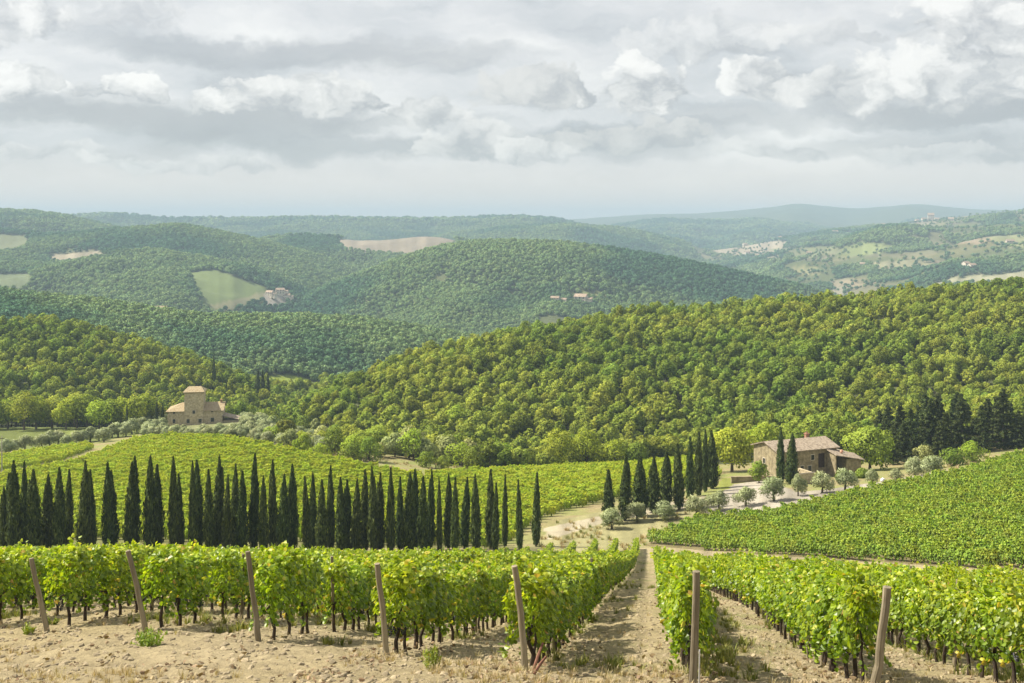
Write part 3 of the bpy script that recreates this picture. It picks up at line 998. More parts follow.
# ------------------------------------------------------------------ vines
def vine_leaf_mesh(mb, n, halfl, halfw, z0, z1, size, mi=0, droop=6):
    """a trained hedge of leaves along y, shaggy on top, hanging shoots below"""
    y = (RNG.random(n) * 2 - 1) * halfl
    t = RNG.random(n) ** 0.85
    zc = z0 + (z1 - z0) * t
    wprof = halfw * (0.55 + 0.6 * np.sin(np.pi * np.clip(t * .9 + .08, 0, 1)))
    side = np.where(RNG.random(n) < .5, -1, 1)
    x = side * wprof * (0.36 + 0.82 * RNG.random(n) ** .8)
    top = RNG.random(n) < .22
    x[top] = (RNG.random(top.sum()) * 2 - 1) * halfw * .85
    zc[top] = z1 - .12 + RNG.random(top.sum()) * .2
    # lumps
    lump = np.sin(y * 7 + zc * 5 + RNG.random() * 6) * .05
    x = x + side * lump
    nr = np.stack([side * (.9 + 0 * x), RNG.normal(size=n) * .55, .45 + RNG.normal(size=n) * .5], 1)
    nr[top] = np.stack([RNG.normal(size=top.sum()) * .5, RNG.normal(size=top.sum()) * .5, np.ones(top.sum())], 1)
    up = np.stack([side * .35, RNG.normal(size=n) * .5, -.9 + RNG.normal(size=n) * .25], 1)
    c_ = np.stack([x, y, zc], 1)
    # shoots that stick up or hang down
    for i in range(droop):
        m_ = RNG.integers(6, 11)
        by = (RNG.random() * 2 - 1) * halfl
        s = np.linspace(0, 1, m_)
        bx = (RNG.random() - .5) * halfw * 1.4
        dxx, dyy = RNG.normal() * .16, RNG.normal() * .14
        if i % 3 < 2:
            zz = z1 - .05 + s * (.14 + .24 * RNG.random())
        else:
            zz = z0 + .1 - s * (.16 + .25 * RNG.random())
            bx = math.copysign(halfw * .75, bx)
        c2 = np.stack([bx + dxx * s + RNG.normal(size=m_) * .03, by + dyy * s + RNG.normal(size=m_) * .03, zz], 1)
        c_ = np.concatenate([c_, c2])
        nr = np.concatenate([nr, rdir(m_) + np.array([0, 0, .7])])
        up = np.concatenate([up, np.stack([RNG.normal(size=m_), RNG.normal(size=m_), -.5 * np.ones(m_)], 1)])
    n2 = len(c_)
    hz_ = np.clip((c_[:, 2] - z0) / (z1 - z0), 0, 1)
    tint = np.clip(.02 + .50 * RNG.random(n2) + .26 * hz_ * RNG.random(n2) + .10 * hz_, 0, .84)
    old = RNG.random(n2) < .045
    tint[old] = .88 + .12 * RNG.random(old.sum())
    s_ = size * (.65 + .6 * RNG.random(n2))
    mb.leaves(c_, nr, up, s_, s_, tint, mi, lobed=True, fold=.12)


VX0, VSP = 0.10, 2.95                                  # first row left of the path, row spacing
ROWDIR = 0.127
vrot = -math.atan(ROWDIR)
STARTS = {-4: (47, 26.6), -3: (145, 25.0), -2: (258, 23.5), -1: (386, 22.3), 0: (525, 20.0), 1: (693, 18.4), 2: (874, 18.4)}


def row_start(kx):
    if kx in STARTS:
        px_, z = STARTS[kx]
        return (px_ - CX) / FPX * z, z
    if kx < 0:
        return -11.25 + 2.93 * (kx + 4), 26.6 - 1.6 * (kx + 4)
    return 6.05 + 2.95 * (kx - 2), 18.4
VINES = []
for i in range(7):
    r0 = empty('grapevine', (0, -50, 0), 0)
    mb = MB()
    vine_leaf_mesh(mb, 540 + 60 * (i % 3), .56, .31, .68, 1.80, .106, droop=17)
    mb.obj('foliage', M['vine'], r0)
    mb = MB()
    jx, jy = RNG.normal() * .032, RNG.normal() * .045
    mb.tube([(0, 0, -.12), (jx, jy, .28), (-jx * .6, jy * 1.4, .52), (jx * .3, jy * .6, .80)], [.050, .040, .036, .03], 7)
    mb.tube([(jx * .3, jy * .6, .78), (.02, .25, .86), (0, .52, .86)], [.022, .018, .010], 6)
    mb.tube([(jx * .3, jy * .6, .78), (-.02, -.25, .87), (0, -.5, .85)], [.022, .018, .010], 6)
    mb.obj('trunk', M['vine_wood'], r0)
    if i in (1, 4, 6):
        for q in range(3):
            mb = MB()
            cx_, cy_ = (RNG.random() - .5) * .34, (RNG.random() - .5) * .8
            for b_ in range(52):
                s = RNG.random()
                a = RNG.random() * 6.28
                rr = .066 * (1 - s) ** .6 + .006
                p_ = Vector((cx_ + rr * math.cos(a), cy_ + rr * math.sin(a), .70 - s * .20))
                rb = .018
                vs = [p_ + rb * Vector(v) for v in ((1, 0, 0), (-1, 0, 0), (0, 1, 0), (0, -1, 0), (0, 0, 1), (0, 0, -1))]
                mb.add(vs, [(0, 2, 4), (2, 1, 4), (1, 3, 4), (3, 0, 4), (2, 0, 5), (1, 2, 5), (3, 1, 5), (0, 3, 5)])
            mb.obj('grape_bunch', M['grape'], r0)
    VINES.append(r0)

# every vine of the front vineyard
vx, vz, vk, vn = [], [], [], []
for kx in range(-34, 34):
    x0 = VX0 + VSP * kx
    x0, y0 = row_start(kx)
    y0 += .95
    x0 += ROWDIR * .95
    s = 0
    while True:
        z = y0 + s * .92
        x = x0 + ROWDIR * (z - y0) + RNG.normal() * .03
        pxx = x / z * FPX + CX
        if kx <= 0:
            zend = np.interp(pxx, [-400, 0, 128, 256, 384, 512, 575, 612, 640, 700], [135, 146, 146, 147, 150, 157, 163, 166, 168, 168])
        else:
            zend = np.interp(pxx, [600, 640, 655, 700, 768, 896, 1024, 1400], [160, 150, 146, 120, 97, 88, 76, 62])
        if z > zend or z > 175:
            break
        if -.56 < x / z < .56 and RNG.random() > .05:
            vx.append(x); vz.append(z); vk.append(kx); vn.append(s)
        s += 1
vx, vz, vk, vn = map(np.array, (vx, vz, vk, vn))
ve = h_at(vx, vz)
pxv = vx / vz * FPX + CX
inv = (pxv > -12) & (pxv < 1036)
order = np.argsort(np.where(inv, vz, 1e9))[:300]
single = np.zeros(len(vx), bool)
single[order] = True


def row_phrase(kx):
    n = 1 - kx if kx <= 0 else kx
    sidew = 'left' if kx <= 0 else 'right'
    return f'the first row {sidew} of the dirt path' if n == 1 else f'the {ordinal(n)} row {sidew} of the dirt path'


used = {}
cnt = {}
for q in sorted(order, key=lambda i: (vk[i], vn[i])):
    kx = int(vk[q])
    cnt[kx] = cnt.get(kx, 0) + 1
    pr = VINES[int(RNG.integers(0, 7))]
    sc_ = .92 + .16 * RNG.random()
    place(pr, used, (vx[q], vz[q], ve[q]), vrot + (math.pi if RNG.random() < .5 else 0), (sc_ * (.85 + .3 * RNG.random()), 1.0, .86 + .16 * RNG.random()),
          f'leafy grapevine, {ordinal(cnt[kx])} from the near end of {row_phrase(kx)}', 'grapevine', 'grapevines in the front vineyard rows')

# the same vines further back, as one mass
VM = []
for i in range(4):
    mb = MB()
    vine_leaf_mesh(mb, 380, .56, .30, .64, 1.80, .145, droop=7)
    mb.tube([(0, 0, -.12), (.03, .03, .4), (-.02, 0, .8)], [.042, .034, .03], 5, mi=1)
    VM.append((mb.mesh('vine', [M['vine'], M['vine_wood']]), 'far_grapevine'))
r_ = ~single
scl = .86 + .16 * RNG.random(r_.sum())
scatter('vineyard', 'green vine rows running down the slope beyond the nearest vines', vx[r_], vz[r_], ve[r_], vrot + np.where(RNG.random(r_.sum()) < .5, 0, math.pi), scl, VM)
print('VINES', len(vx))

# the two further vineyards
FV, LV = [], []
for i in range(4):
    for lst, m_ in ((FV, 'field_vine'), (LV, 'lane_vine')):
        mb = MB()
        vine_leaf_mesh(mb, 210, .75, .33, .45, 1.70, .24, droop=7)
        mb.tube([(0, 0, -.12), (.03, .03, .4), (-.02, 0, .8)], [.05, .04, .03], 5, mi=1)
        lst.append((mb.mesh('vine', [M[m_], M['vine_wood']]), 'field_grapevine'))


def field(name, label, poly, z0, z1, ang, rowsp, sp, protos, hs):
    ca, sa = math.cos(ang), math.sin(ang)
    a_ = np.arange(-260, 420, sp)
    b_ = np.arange(-420, 460, rowsp)
    A, B = np.meshgrid(a_, b_)
    A = A + (RNG.random(A.shape) - .5) * .3
    x, z = (A * ca - B * sa).ravel(), (A * sa + B * ca).ravel()
    k_ = (z > z0) & (z < z1)
    x, z = x[k_], z[k_]
    k_ = np.abs(x / z) < .56
    x, z = x[k_], z[k_]
    e = h_at(x, z)
    k_ = inpoly(x / z * FPX + CX, HY - e * FPX / z, poly) & (RNG.random(len(x)) > .02)
    x, z, e = x[k_], z[k_], e[k_]
    n = len(x)
    print(name, n)
    s = .85 + .3 * RNG.random(n)
    return scatter(name, label, x, z, e, ang - math.pi / 2 + np.where(RNG.random(n) < .5, 0, math.pi), np.stack([s, np.ones(n), s * hs * (.9 + .2 * RNG.random(n))], 1), protos)


field('middle_vineyard', 'yellow green vineyard on the slope between the cypress row and the tower house', MID_FIELD, 172, 345, R(6), 2.9, 1.25, FV, 1.0)
field('small_vineyard', 'small vineyard strip at the far left beyond the gravel drive', SMALL_FIELD, 250, 420, R(10), 2.5, 1.3, FV, .9)
field('lane_vineyard', 'darker green vineyard below the farmhouse drive', LANE_FIELD, 95, 300, math.atan2(-59, 29.5) + math.pi, 2.9, 1.2, LV, 1.0)

# ------------------------------------------------------------------ vine posts
def post_mesh(h, r, bend, seed):
    rg = np.random.default_rng(seed)
    mb = MB()
    n = 9
    pts, rad = [], []
    for i in range(n):
        t = i / (n - 1)
        pts.append((bend * math.sin(t * 3.0) * .5 + rg.normal() * .006, rg.normal() * .006, -.35 + (h + .35) * t))
        rad.append(r * (1.08 - .16 * t) * (1 + rg.normal() * .03))
    mb.tube(pts, rad, 11)
    return mb.mesh('vine_post', M['post_wood'])


def post_at(px_, ytop, ybase, z, r, bend, seed, label, pxtop=None, group='end posts of the vine rows'):
    x = (px_ - CX) / FPX * z
    e = float(h_at(x, z))
    top = -(ytop - HY) / FPX * z
    h = max(1.5, top - e)
    o = link(bpy.data.objects.new('vine_post', post_mesh(h, r, bend, seed)))
    o.location = (x, z, e)
    if pxtop is not None:
        o.rotation_euler = (R(2), math.atan(((pxtop - px_) / FPX * z) / h), 0)
    return tag(o, label, 'post', group)


post_at(525, 564, 670, 20.0, .060, .05, 1, 'leaning weathered end post of the row just left of the dirt path', 515)
post_at(693, 570, 686, 18.4, .064, .01, 2, 'upright weathered end post of the row just right of the dirt path', 696)
post_at(874, 585, 694, 18.4, .073, .02, 3, 'thick weathered end post of the second row right of the path, tilted outward', 886)
post_at(386, 562, 655, 22.3, .06, .05, 4, 'bent weathered end post of the second row left of the path', 377)
post_at(258, 550, 643, 23.5, .06, .04, 5, 'weathered end post of the third row left of the path', 248)
post_at(145, 548, 632, 25.0, .06, .05, 6, 'crooked end post beside the green weed clump, fourth row left of the path', 129)
post_at(47, 556, 632, 26.6, .062, .02, 7, 'end post nearest the left picture edge, fifth row left of the path', 32)
# line posts inside the rows
inner = []
for kx in range(-16, 8):
    x0 = VX0 + VSP * kx
    x0, y0 = row_start(kx)
    for j in range(1, 9):
        z = y0 + 5.6 * j + (.3 if kx % 2 else 0)
        if z > 62:
            break
        x = x0 + ROWDIR * (z - y0)
        if 0 < x / z * FPX + CX < 1024:
            inner.append((kx, j, x, z))
ipm = [post_mesh(1.86 + .05 * i, .045, .02, 30 + i) for i in range(4)]
cnt = {}
for kx, j, x, z in inner:
    cnt[kx] = cnt.get(kx, 0) + 1
    o = link(bpy.data.objects.new('vine_post', ipm[int(RNG.integers(0, 4))]))
    o.location = (x, z, float(h_at(x, z)))
    o.rotation_euler = (RNG.normal() * .03, RNG.normal() * .03, RNG.random() * 6)
    tag(o, f'slim wooden post, {ordinal(cnt[kx])} inner post of {row_phrase(kx)}', 'post', 'inner posts of the vine rows')
# metal stake and brace sticks at the foot of the end posts
mb = MB()
mb.tube([(0, 0, -.1), (.01, 0, .62)], [.012, .012], 6)
st = mb.obj('metal_stake', surfmat('galvanised_metal', [(0.4, (.35, .34, .32)), (0.7, (.55, .54, .52))], 20, .5, .1, spec=.5))
x = (699 - CX) / FPX * 18.25
st.location = (x, 18.25, float(h_at(x, 18.25)))
tag(st, 'thin pale metal stake at the foot of the upright end post right of the path', 'stake')
stick_m = surfmat('reddish_stick', [(0.3, (.10, .045, .03)), (0.7, (.24, .12, .08))], 10, .9, .4, stretch=(1, 1, .2))
for (pa, za, ha, pb, zb, hb, lab) in ((533, 19.6, .03, 543, 19.9, .42, 'reddish brown stick leaning upright beside the post left of the path'), (534, 19.0, .02, 546, 19.25, .22, 'short reddish brown stick lying near the foot of the leaning post')):
    xa, xb = (pa - CX) / FPX * za, (pb - CX) / FPX * zb
    mb = MB()
    mb.tube([(0, 0, ha), ((xb - xa) * .5, (zb - za) * .5, (ha + hb) / 2 + .02), (xb - xa, zb - za, hb)], [.03, .028, .022], 7)
    o = mb.obj('stick', stick_m)
    o.location = (xa, za, float(h_at(xa, za)))
    tag(o, lab, 'stick')

# ------------------------------------------------------------------ cypresses
def cypress(rad, seed, n=2600, split=False):
    rg = np.random.default_rng(seed)
    r0 = empty('cypress', (0, -60, 0))
    H = 10.0

    def pr(t):
        return .90 * rad * np.minimum(1, (t / .22 + .45) ** .5 / 1.2) * np.clip(1 - t ** 1.5, 0, 1) ** .75
    mb = MB()
    t = rg.random(n) ** .9
    a = rg.random(n) * 6.283
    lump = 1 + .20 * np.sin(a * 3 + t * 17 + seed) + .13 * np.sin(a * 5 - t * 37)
    rr = pr(t) * lump * (.70 + .36 * rg.random(n))
    c_ = np.stack([rr * np.cos(a), rr * np.sin(a), .35 + t * (H - .4)], 1)
    out = np.stack([np.cos(a), np.sin(a), .15 * np.ones(n)], 1)
    nr = out + rg.normal(size=(n, 3)) * .45
    up = np.stack([np.cos(a) * .3, np.sin(a) * .3, np.ones(n)], 1) + rg.normal(size=(n, 3)) * .18
    s = .7 + .6 * rg.random(n)
    cn = out * np.array([1, 1, 1]) + rg.normal(size=(n, 3)) * .35
    cn /= np.linalg.norm(cn, axis=1, keepdims=True)
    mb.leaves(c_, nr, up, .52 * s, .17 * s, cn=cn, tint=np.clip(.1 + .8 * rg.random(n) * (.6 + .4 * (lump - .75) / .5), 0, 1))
    if split:                                             # a second leader beside the first
        n3 = 500
        t3 = rg.random(n3)
        a3 = rg.random(n3) * 6.283
        r3 = .30 * rad * (1 - t3) ** .6
        o3 = np.array([np.cos(seed), np.sin(seed)]) * .42 * rad
        c3 = np.stack([o3[0] + r3 * np.cos(a3), o3[1] + r3 * np.sin(a3), 6.2 + t3 * 2.6], 1)
        mb.leaves(c3, np.stack([np.cos(a3), np.sin(a3), .2 + 0 * a3], 1) + rg.normal(size=(n3, 3)) * .4, np.tile([0, 0, 1.0], (n3, 1)), np.full(n3, .45), np.full(n3, .15), .1 + .8 * rg.random(n3))
    # a few sprays that stick out
    m_ = 70
    t2 = rg.random(m_) * .8
    a2 = rg.random(m_) * 6.283
    for j in range(4):
        r2 = pr(t2) * (1.0 + .08 * j)
        c2 = np.stack([r2 * np.cos(a2), r2 * np.sin(a2), .4 + t2 * (H - .5) + .16 * j], 1)
        mb.leaves(c2, rg.normal(size=(m_, 3)), np.stack([np.cos(a2) * .5, np.sin(a2) * .5, np.ones(m_)], 1), np.full(m_, .4), np.full(m_, .12), .4 + .5 * rg.random(m_))
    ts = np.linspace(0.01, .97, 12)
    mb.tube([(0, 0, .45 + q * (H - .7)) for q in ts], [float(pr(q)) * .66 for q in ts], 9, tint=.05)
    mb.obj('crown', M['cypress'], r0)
    mb = MB()
    mb.tube([(0, 0, -.5), (0, 0, .9)], [rad * .22, rad * .17], 7)
    mb.obj('trunk', M['bark'], r0)
    return r0


CYP = [cypress(.98, 1), cypress(.80, 2), cypress(1.15, 3, split=True), cypress(.92, 4, split=True), cypress(1.05, 5), cypress(.95, 6)]
used = {}


def cypress_at(px_, ytop, z, label, group, wide=1.0):
    x = (px_ - CX) / FPX * z
    e = float(h_at(x, z))
    h = (-(ytop - HY) / FPX * z - e)
    sxy = wide * (.76 + .44 * RNG.random())
    return place(CYP[int(RNG.integers(0, 6))], used, (x, z, e), RNG.random() * 6.28, (sxy, sxy, h / 10.0), label, 'cypress', group, tilt=(RNG.normal() * .014, RNG.normal() * .014))


ROW = [(3, 487), (15, 462), (24, 462), (36, 470), (49, 475), (60, 468), (69, 470), (83, 462), (92, 470), (108, 463), (113, 471), (129, 463), (135, 457), (151, 457), (157, 465), (174, 457), (180, 475), (193, 462), (198, 461), (210, 470), (216, 457), (235, 465), (254, 455), (274, 461), (293, 465), (307, 477), (313, 473), (322, 480), (330, 466), (341, 478), (357, 480), (365, 470), (374, 467), (381, 473), (391, 468), (399, 478), (407, 473), (414, 470), (423, 477), (430, 470), (438, 479), (448, 475), (455, 478), (465, 478), (477, 475), (491, 470), (495, 483), (505, 475), (520, 480), (535, 473)]
# trees whose tops hide between taller ones
ROW += [(-8, 470), (8, 474), (226, 476), (242, 472), (263, 476), (283, 475), (349, 480)]
ROW.sort()
nr_ = len(ROW)
for i, (px_, yt) in enumerate(ROW):
    z = np.interp(px_, [0, 300, 535], [152, 156, 168]) + (0 if i % 2 else 5.5) + RNG.normal() * .5
    fromright = nr_ - i
    if fromright == 1:
        lab = 'slim dark cypress standing at the right end of the long cypress row'
    else:
        lab = f'slim dark cypress, {ordinal(fromright)} from the right end of the long row below the vineyard'
    cypress_at(px_ + RNG.normal() * .6, yt, z, lab, 'cypresses of the long row', 1.0 if yt < 475 else .88)
FR = [(609, 470, 196), (625, 456, 198), (640, 457, 201), (653, 458, 204), (666, 452, 208), (679, 444, 204), (690, 437, 212), (698, 432, 217), (705, 430, 222), (712, 431, 227)]
for i, (px_, yt, z) in enumerate(FR):
    lab = ('short stout cypress at the left end of the farm drive row' if i == 0 else
           f'dense tall cypress, {ordinal(i + 1)} from the left in the row along the farm drive')
    cypress_at(px_, yt, z, lab, 'cypresses along the farm drive', 1.5 if i < 7 else 1.35)
cypress_at(780.5, 427, 226, 'slender tall cypress in front of the farmhouse, the left of the pair', 'pair of cypresses before the farmhouse', 1.15)
cypress_at(791, 434, 224, 'stouter cypress in front of the farmhouse, the right of the pair', 'pair of cypresses before the farmhouse', 1.4)
cypress_at(127, 402, 392, 'lone thin cypress behind the olive trees left of the tower house', 'cypresses beside the tower house', .8)
cypress_at(156, 402, 390, 'thin dark cypress left of the tower house, the outer of two', 'cypresses beside the tower house', .95)
cypress_at(162.5, 403, 390, 'thin dark cypress left of the tower house, the one nearer its wall', 'cypresses beside the tower house', .95)
for px_, yt, z, lab in ((214, 356, 565, 'dark pointed cypress rising above the crest of the left wood'), (258, 371, 575, 'dark cypress by the small green clearing, left of three'), (263, 370, 578, 'dark cypress by the small green clearing, middle of three'), (268, 374, 580, 'dark cypress by the small green clearing, right of three'), (748 + 207, 393, 330, 'pointed dark cypress rising behind the conifers at right'), (838, 282, 570, 'lone dark pointed tree on the crest of the right wood')):
    if lab.startswith('lone dark') or lab.startswith('pointed'):
        continue
    cypress_at(px_, yt, z, lab, 'cypresses at the edge of the left wood', 1.6)

# ------------------------------------------------------------------ olives, shrubs and single broadleaf trees
def olive(seed):
    rg = np.random.default_rng(seed)
    r0 = empty('olive_tree', (0, -70, 0))
    lp = lumps_crown(1.8, 1.0, 3.1, 14, seed, .28, .44)
    lp.append((0, 0, 2.2, 1.0, .9))
    mb = MB()
    crown_leaves(mb, lp, 2300, .34, .11, jit=.8, shell=.55, tintlo=.1, tinthi=1.0)
    mb.obj('crown', M['olive'], r0)
    mb = MB()
    limbs(mb, lp, .17, 1.0, mi=0, n=5, lean=.12)
    mb.obj('trunk', M['bark'], r0)
    return r0


OLV = [olive(300 + i) for i in range(4)]
used_o = {}


def olive_at(px_, ybase, wpx, hpx, z, label, group):
    """standing on the ground at a surveyed bearing and distance"""
    x = (px_ - CX) / FPX * z
    e = float(h_at(x, z))
    s = wpx / FPX * z / 3.3
    sz = hpx / FPX * z / 3.7
    return place(OLV[int(RNG.integers(0, 4))], used_o, (x, z, e), RNG.random() * 6.28, (s, s, sz), label, 'olive tree', group)


FARM_OL = [(612, 529, 24, 22), (637, 522, 22, 21), (664, 520, 25, 20), (696, 517, 24, 23), (719, 511, 24, 21), (746, 506, 23, 21), (774, 501, 24, 26), (798, 496, 16, 23), (822, 493, 22, 23), (845, 490, 22, 23), (872, 485, 13, 17), (896, 482, 14, 15), (915, 479, 22, 24), (933, 478, 24, 24)]
for i, (px_, yb, wp, hp) in enumerate(FARM_OL):
    x, z = plan_of(px_, yb, 150, 260)
    lab = ('round grey green olive tree at the left end of the farm drive row' if i == 0 else
           'large olive tree beside the conifers, at the right end of the drive row' if i == len(FARM_OL) - 1 else
           f'grey green olive tree, {ordinal(i + 1)} from the left in the row along the farm drive')
    olive_at(px_, yb, wp, hp, float(z), lab, 'olive trees along the farm drive')
LEFT_OL = [(6, 453), (14, 451), (25, 449), (42, 447), (50, 445), (58, 444), (66, 445), (76, 443), (83, 442), (90, 441), (99, 440), (104, 441), (112, 437), (118, 436), (126, 436), (132, 433), (137, 431)]
for i, (px_, yb) in enumerate(LEFT_OL):
    x, z = plan_of(px_, yb + 1, 300, 430)
    s = 13 + 5 * RNG.random()
    olive_at(px_, yb, s, s * .92, float(z), f'silvery olive bush, {ordinal(i + 1)} from the left along the gravel drive', 'olive trees left of the gravel drive')
# the grove in front of and right of the tower house
grove = []
tries = 0
while len(grove) < 120 and tries < 6000:
    tries += 1
    px_, yb = 142 + RNG.random() * 182, 414 + RNG.random() * 41
    lim = np.interp(px_, [142, 170, 230, 300, 324], [438, 434, 437, 452, 454])
    if yb > lim - 1:
        continue
    if 163 < px_ < 244 and yb < 433.5:
        continue
    if px_ > 240 and yb < np.interp(px_, [240, 300, 324], [418, 417, 425]):
        continue
    if px_ > 285 and yb > 440 and RNG.random() < .75:
        continue
    x, z = plan_of(px_, yb, 300, 425)
    if all((x - a) ** 2 + (z - b) ** 2 > 3.3 ** 2 for a, b, *_ in grove) and z < 424:
        grove.append((x, z, px_, yb))
for px_ in np.arange(148, 244, 4.6):
    yb = 434.2 + 2.2 * RNG.random() + np.interp(px_, [148, 244], [1.0, 3.0])
    x, z = plan_of(px_ + RNG.normal(), yb, 300, 425)
    if all((x - a) ** 2 + (z - b) ** 2 > 2.4 ** 2 for a, b, *_ in grove):
        grove.append((x, z, px_, yb))
grove.sort(key=lambda g: g[2])
for i, (x, z, px_, yb) in enumerate(grove):
    s = 10.5 + 5 * RNG.random()
    where = 'below the tower house' if px_ < 235 else 'right of the tower house'
    olive_at(px_, yb, s, s * .85, float(z), f'silvery olive tree in the dense grove on the slope {where}', f'olive trees in the grove {where}')


def broad_tree(seed, rad, h, n, ln, mat, nl=14, trunk_h=.3, name='broadleaf_tree'):
    r0 = empty(name, (0, -80, 0))
    lp = lumps_crown(rad, h * (trunk_h + .12), h * .9, nl, seed, .28, .44)
    lp.append((0, 0, h * .58, rad * .6, .95))
    mb = MB()
    crown_leaves(mb, lp, n, ln, ln * .75, shell=.7)
    mb.obj('crown', mat, r0)
    mb = MB()
    limbs(mb, lp, rad * .065, h * (trunk_h + .05), mi=0, n=6)
    mb.obj('trunk', M['bark'], r0)
    return r0


def set_tree(o, px_, ybase, z0, z1, label, cat='tree', group=None, rz=None, scale=None, z=None):
    if z is None:
        x, z = plan_of(px_, ybase, z0, z1)
    x = (px_ - CX) / FPX * z
    o.location = (x, z, float(h_at(x, z)))
    o.rotation_euler = (0, 0, RNG.random() * 6.28 if rz is None else rz)
    if scale:
        o.scale = scale
    return tag(o, label, cat, group)


# around the farmhouse
t_ = broad_tree(501, 5.8, 10.4, 3800, .62, M['broad_light'], 20, .2)
set_tree(t_, 732, 474, 0, 0, 'full rounded yellow green tree left of the farmhouse', z=262)
t_ = broad_tree(502, 6.0, 10.0, 3800, .62, M['broad'], 18, .12)
set_tree(t_, 870, 474, 0, 0, 'large rounded green tree right of the farmhouse annexe', z=256)
t_ = broad_tree(503, 5.4, 10.0, 2600, .62, M['broad_light'], 14)
set_tree(t_, 764, 460, 0, 0, 'yellow green tree rising behind the left gable of the farmhouse', z=285)
t_ = broad_tree(504, 4.0, 8.5, 2200, .6, M['broad'], 12)
set_tree(t_, 797, 455, 0, 0, 'dark green tree rising behind the farmhouse roof', z=285)
t_ = broad_tree(505, 2.2, 4.6, 1500, .36, M['broad'], 10, .1)
set_tree(t_, 759, 480, 0, 0, 'leafy bush against the left gable wall of the farmhouse', 'bush', z=231)
# shrubs right of the drive, before the conifers
for i, (px_, yb, w_, h_, lab, mt) in enumerate(((954, 466, 3.6, 3.4, 'green shrub at the foot of the conifers, the left of a pair', 'broad'), (972, 463, 3.8, 4.4, 'taller yellow green shrub at the foot of the conifers, right of a pair', 'broad_light'), (925, 462, 2.6, 4.2, 'grey green shrub standing behind the last olive trees', 'scrub'),
                                             (862, 478, 2.0, 1.6, 'low clipped shrub by the farmhouse annexe wall', 'broad'), (851, 481, 1.2, 2.0, 'small bright shrub by the annexe of the farmhouse', 'broad_light'), (843, 479, 1.6, 1.3, 'low dark shrub beside the farmhouse doorway', 'broad'))):
    s_ = broad_tree(520 + i, w_, h_, 1200, .4, M[mt], 9, .02, 'shrub')
    set_tree(s_, px_, yb, 0, 0, lab, 'shrub', 'shrubs around the farmhouse', z=plan_of(px_, yb, 200, 300)[1])
# the row of paler trees at the foot of the left wood
for i, (px_, w_, h_, mt) in enumerate(((-6, 6.2, 12, 'broad'), (8, 5.2, 11, 'broad_light'), (24, 6.6, 13.5, 'broad'), (36, 6.0, 12, 'broad_light'), (52, 6.4, 11.5, 'broad'), (66, 5.4, 11, 'broad_light'), (77, 6.2, 13, 'broad'), (87, 5.6, 13, 'broad'), (99, 5.6, 10, 'broad_light'), (110, 5.2, 10.5, 'broad'), (121, 5.4, 11.5, 'broad_light'), (134, 5.0, 11.5, 'broad_light'), (146, 5.4, 12, 'broad_light'), (152, 4.6, 9, 'broad'))):
    t_ = broad_tree(540 + i, w_, h_, 1900, .7, M[mt], 14, .22)
    set_tree(t_, px_, 0, 0, 0, f'{"pale" if mt == "broad_light" else "mid"} green tree, {ordinal(i + 1)} from the left along the foot of the left wood', 'tree', 'trees in a row below the left wood', z=402 + 5 * math.sin(i * 2.1))
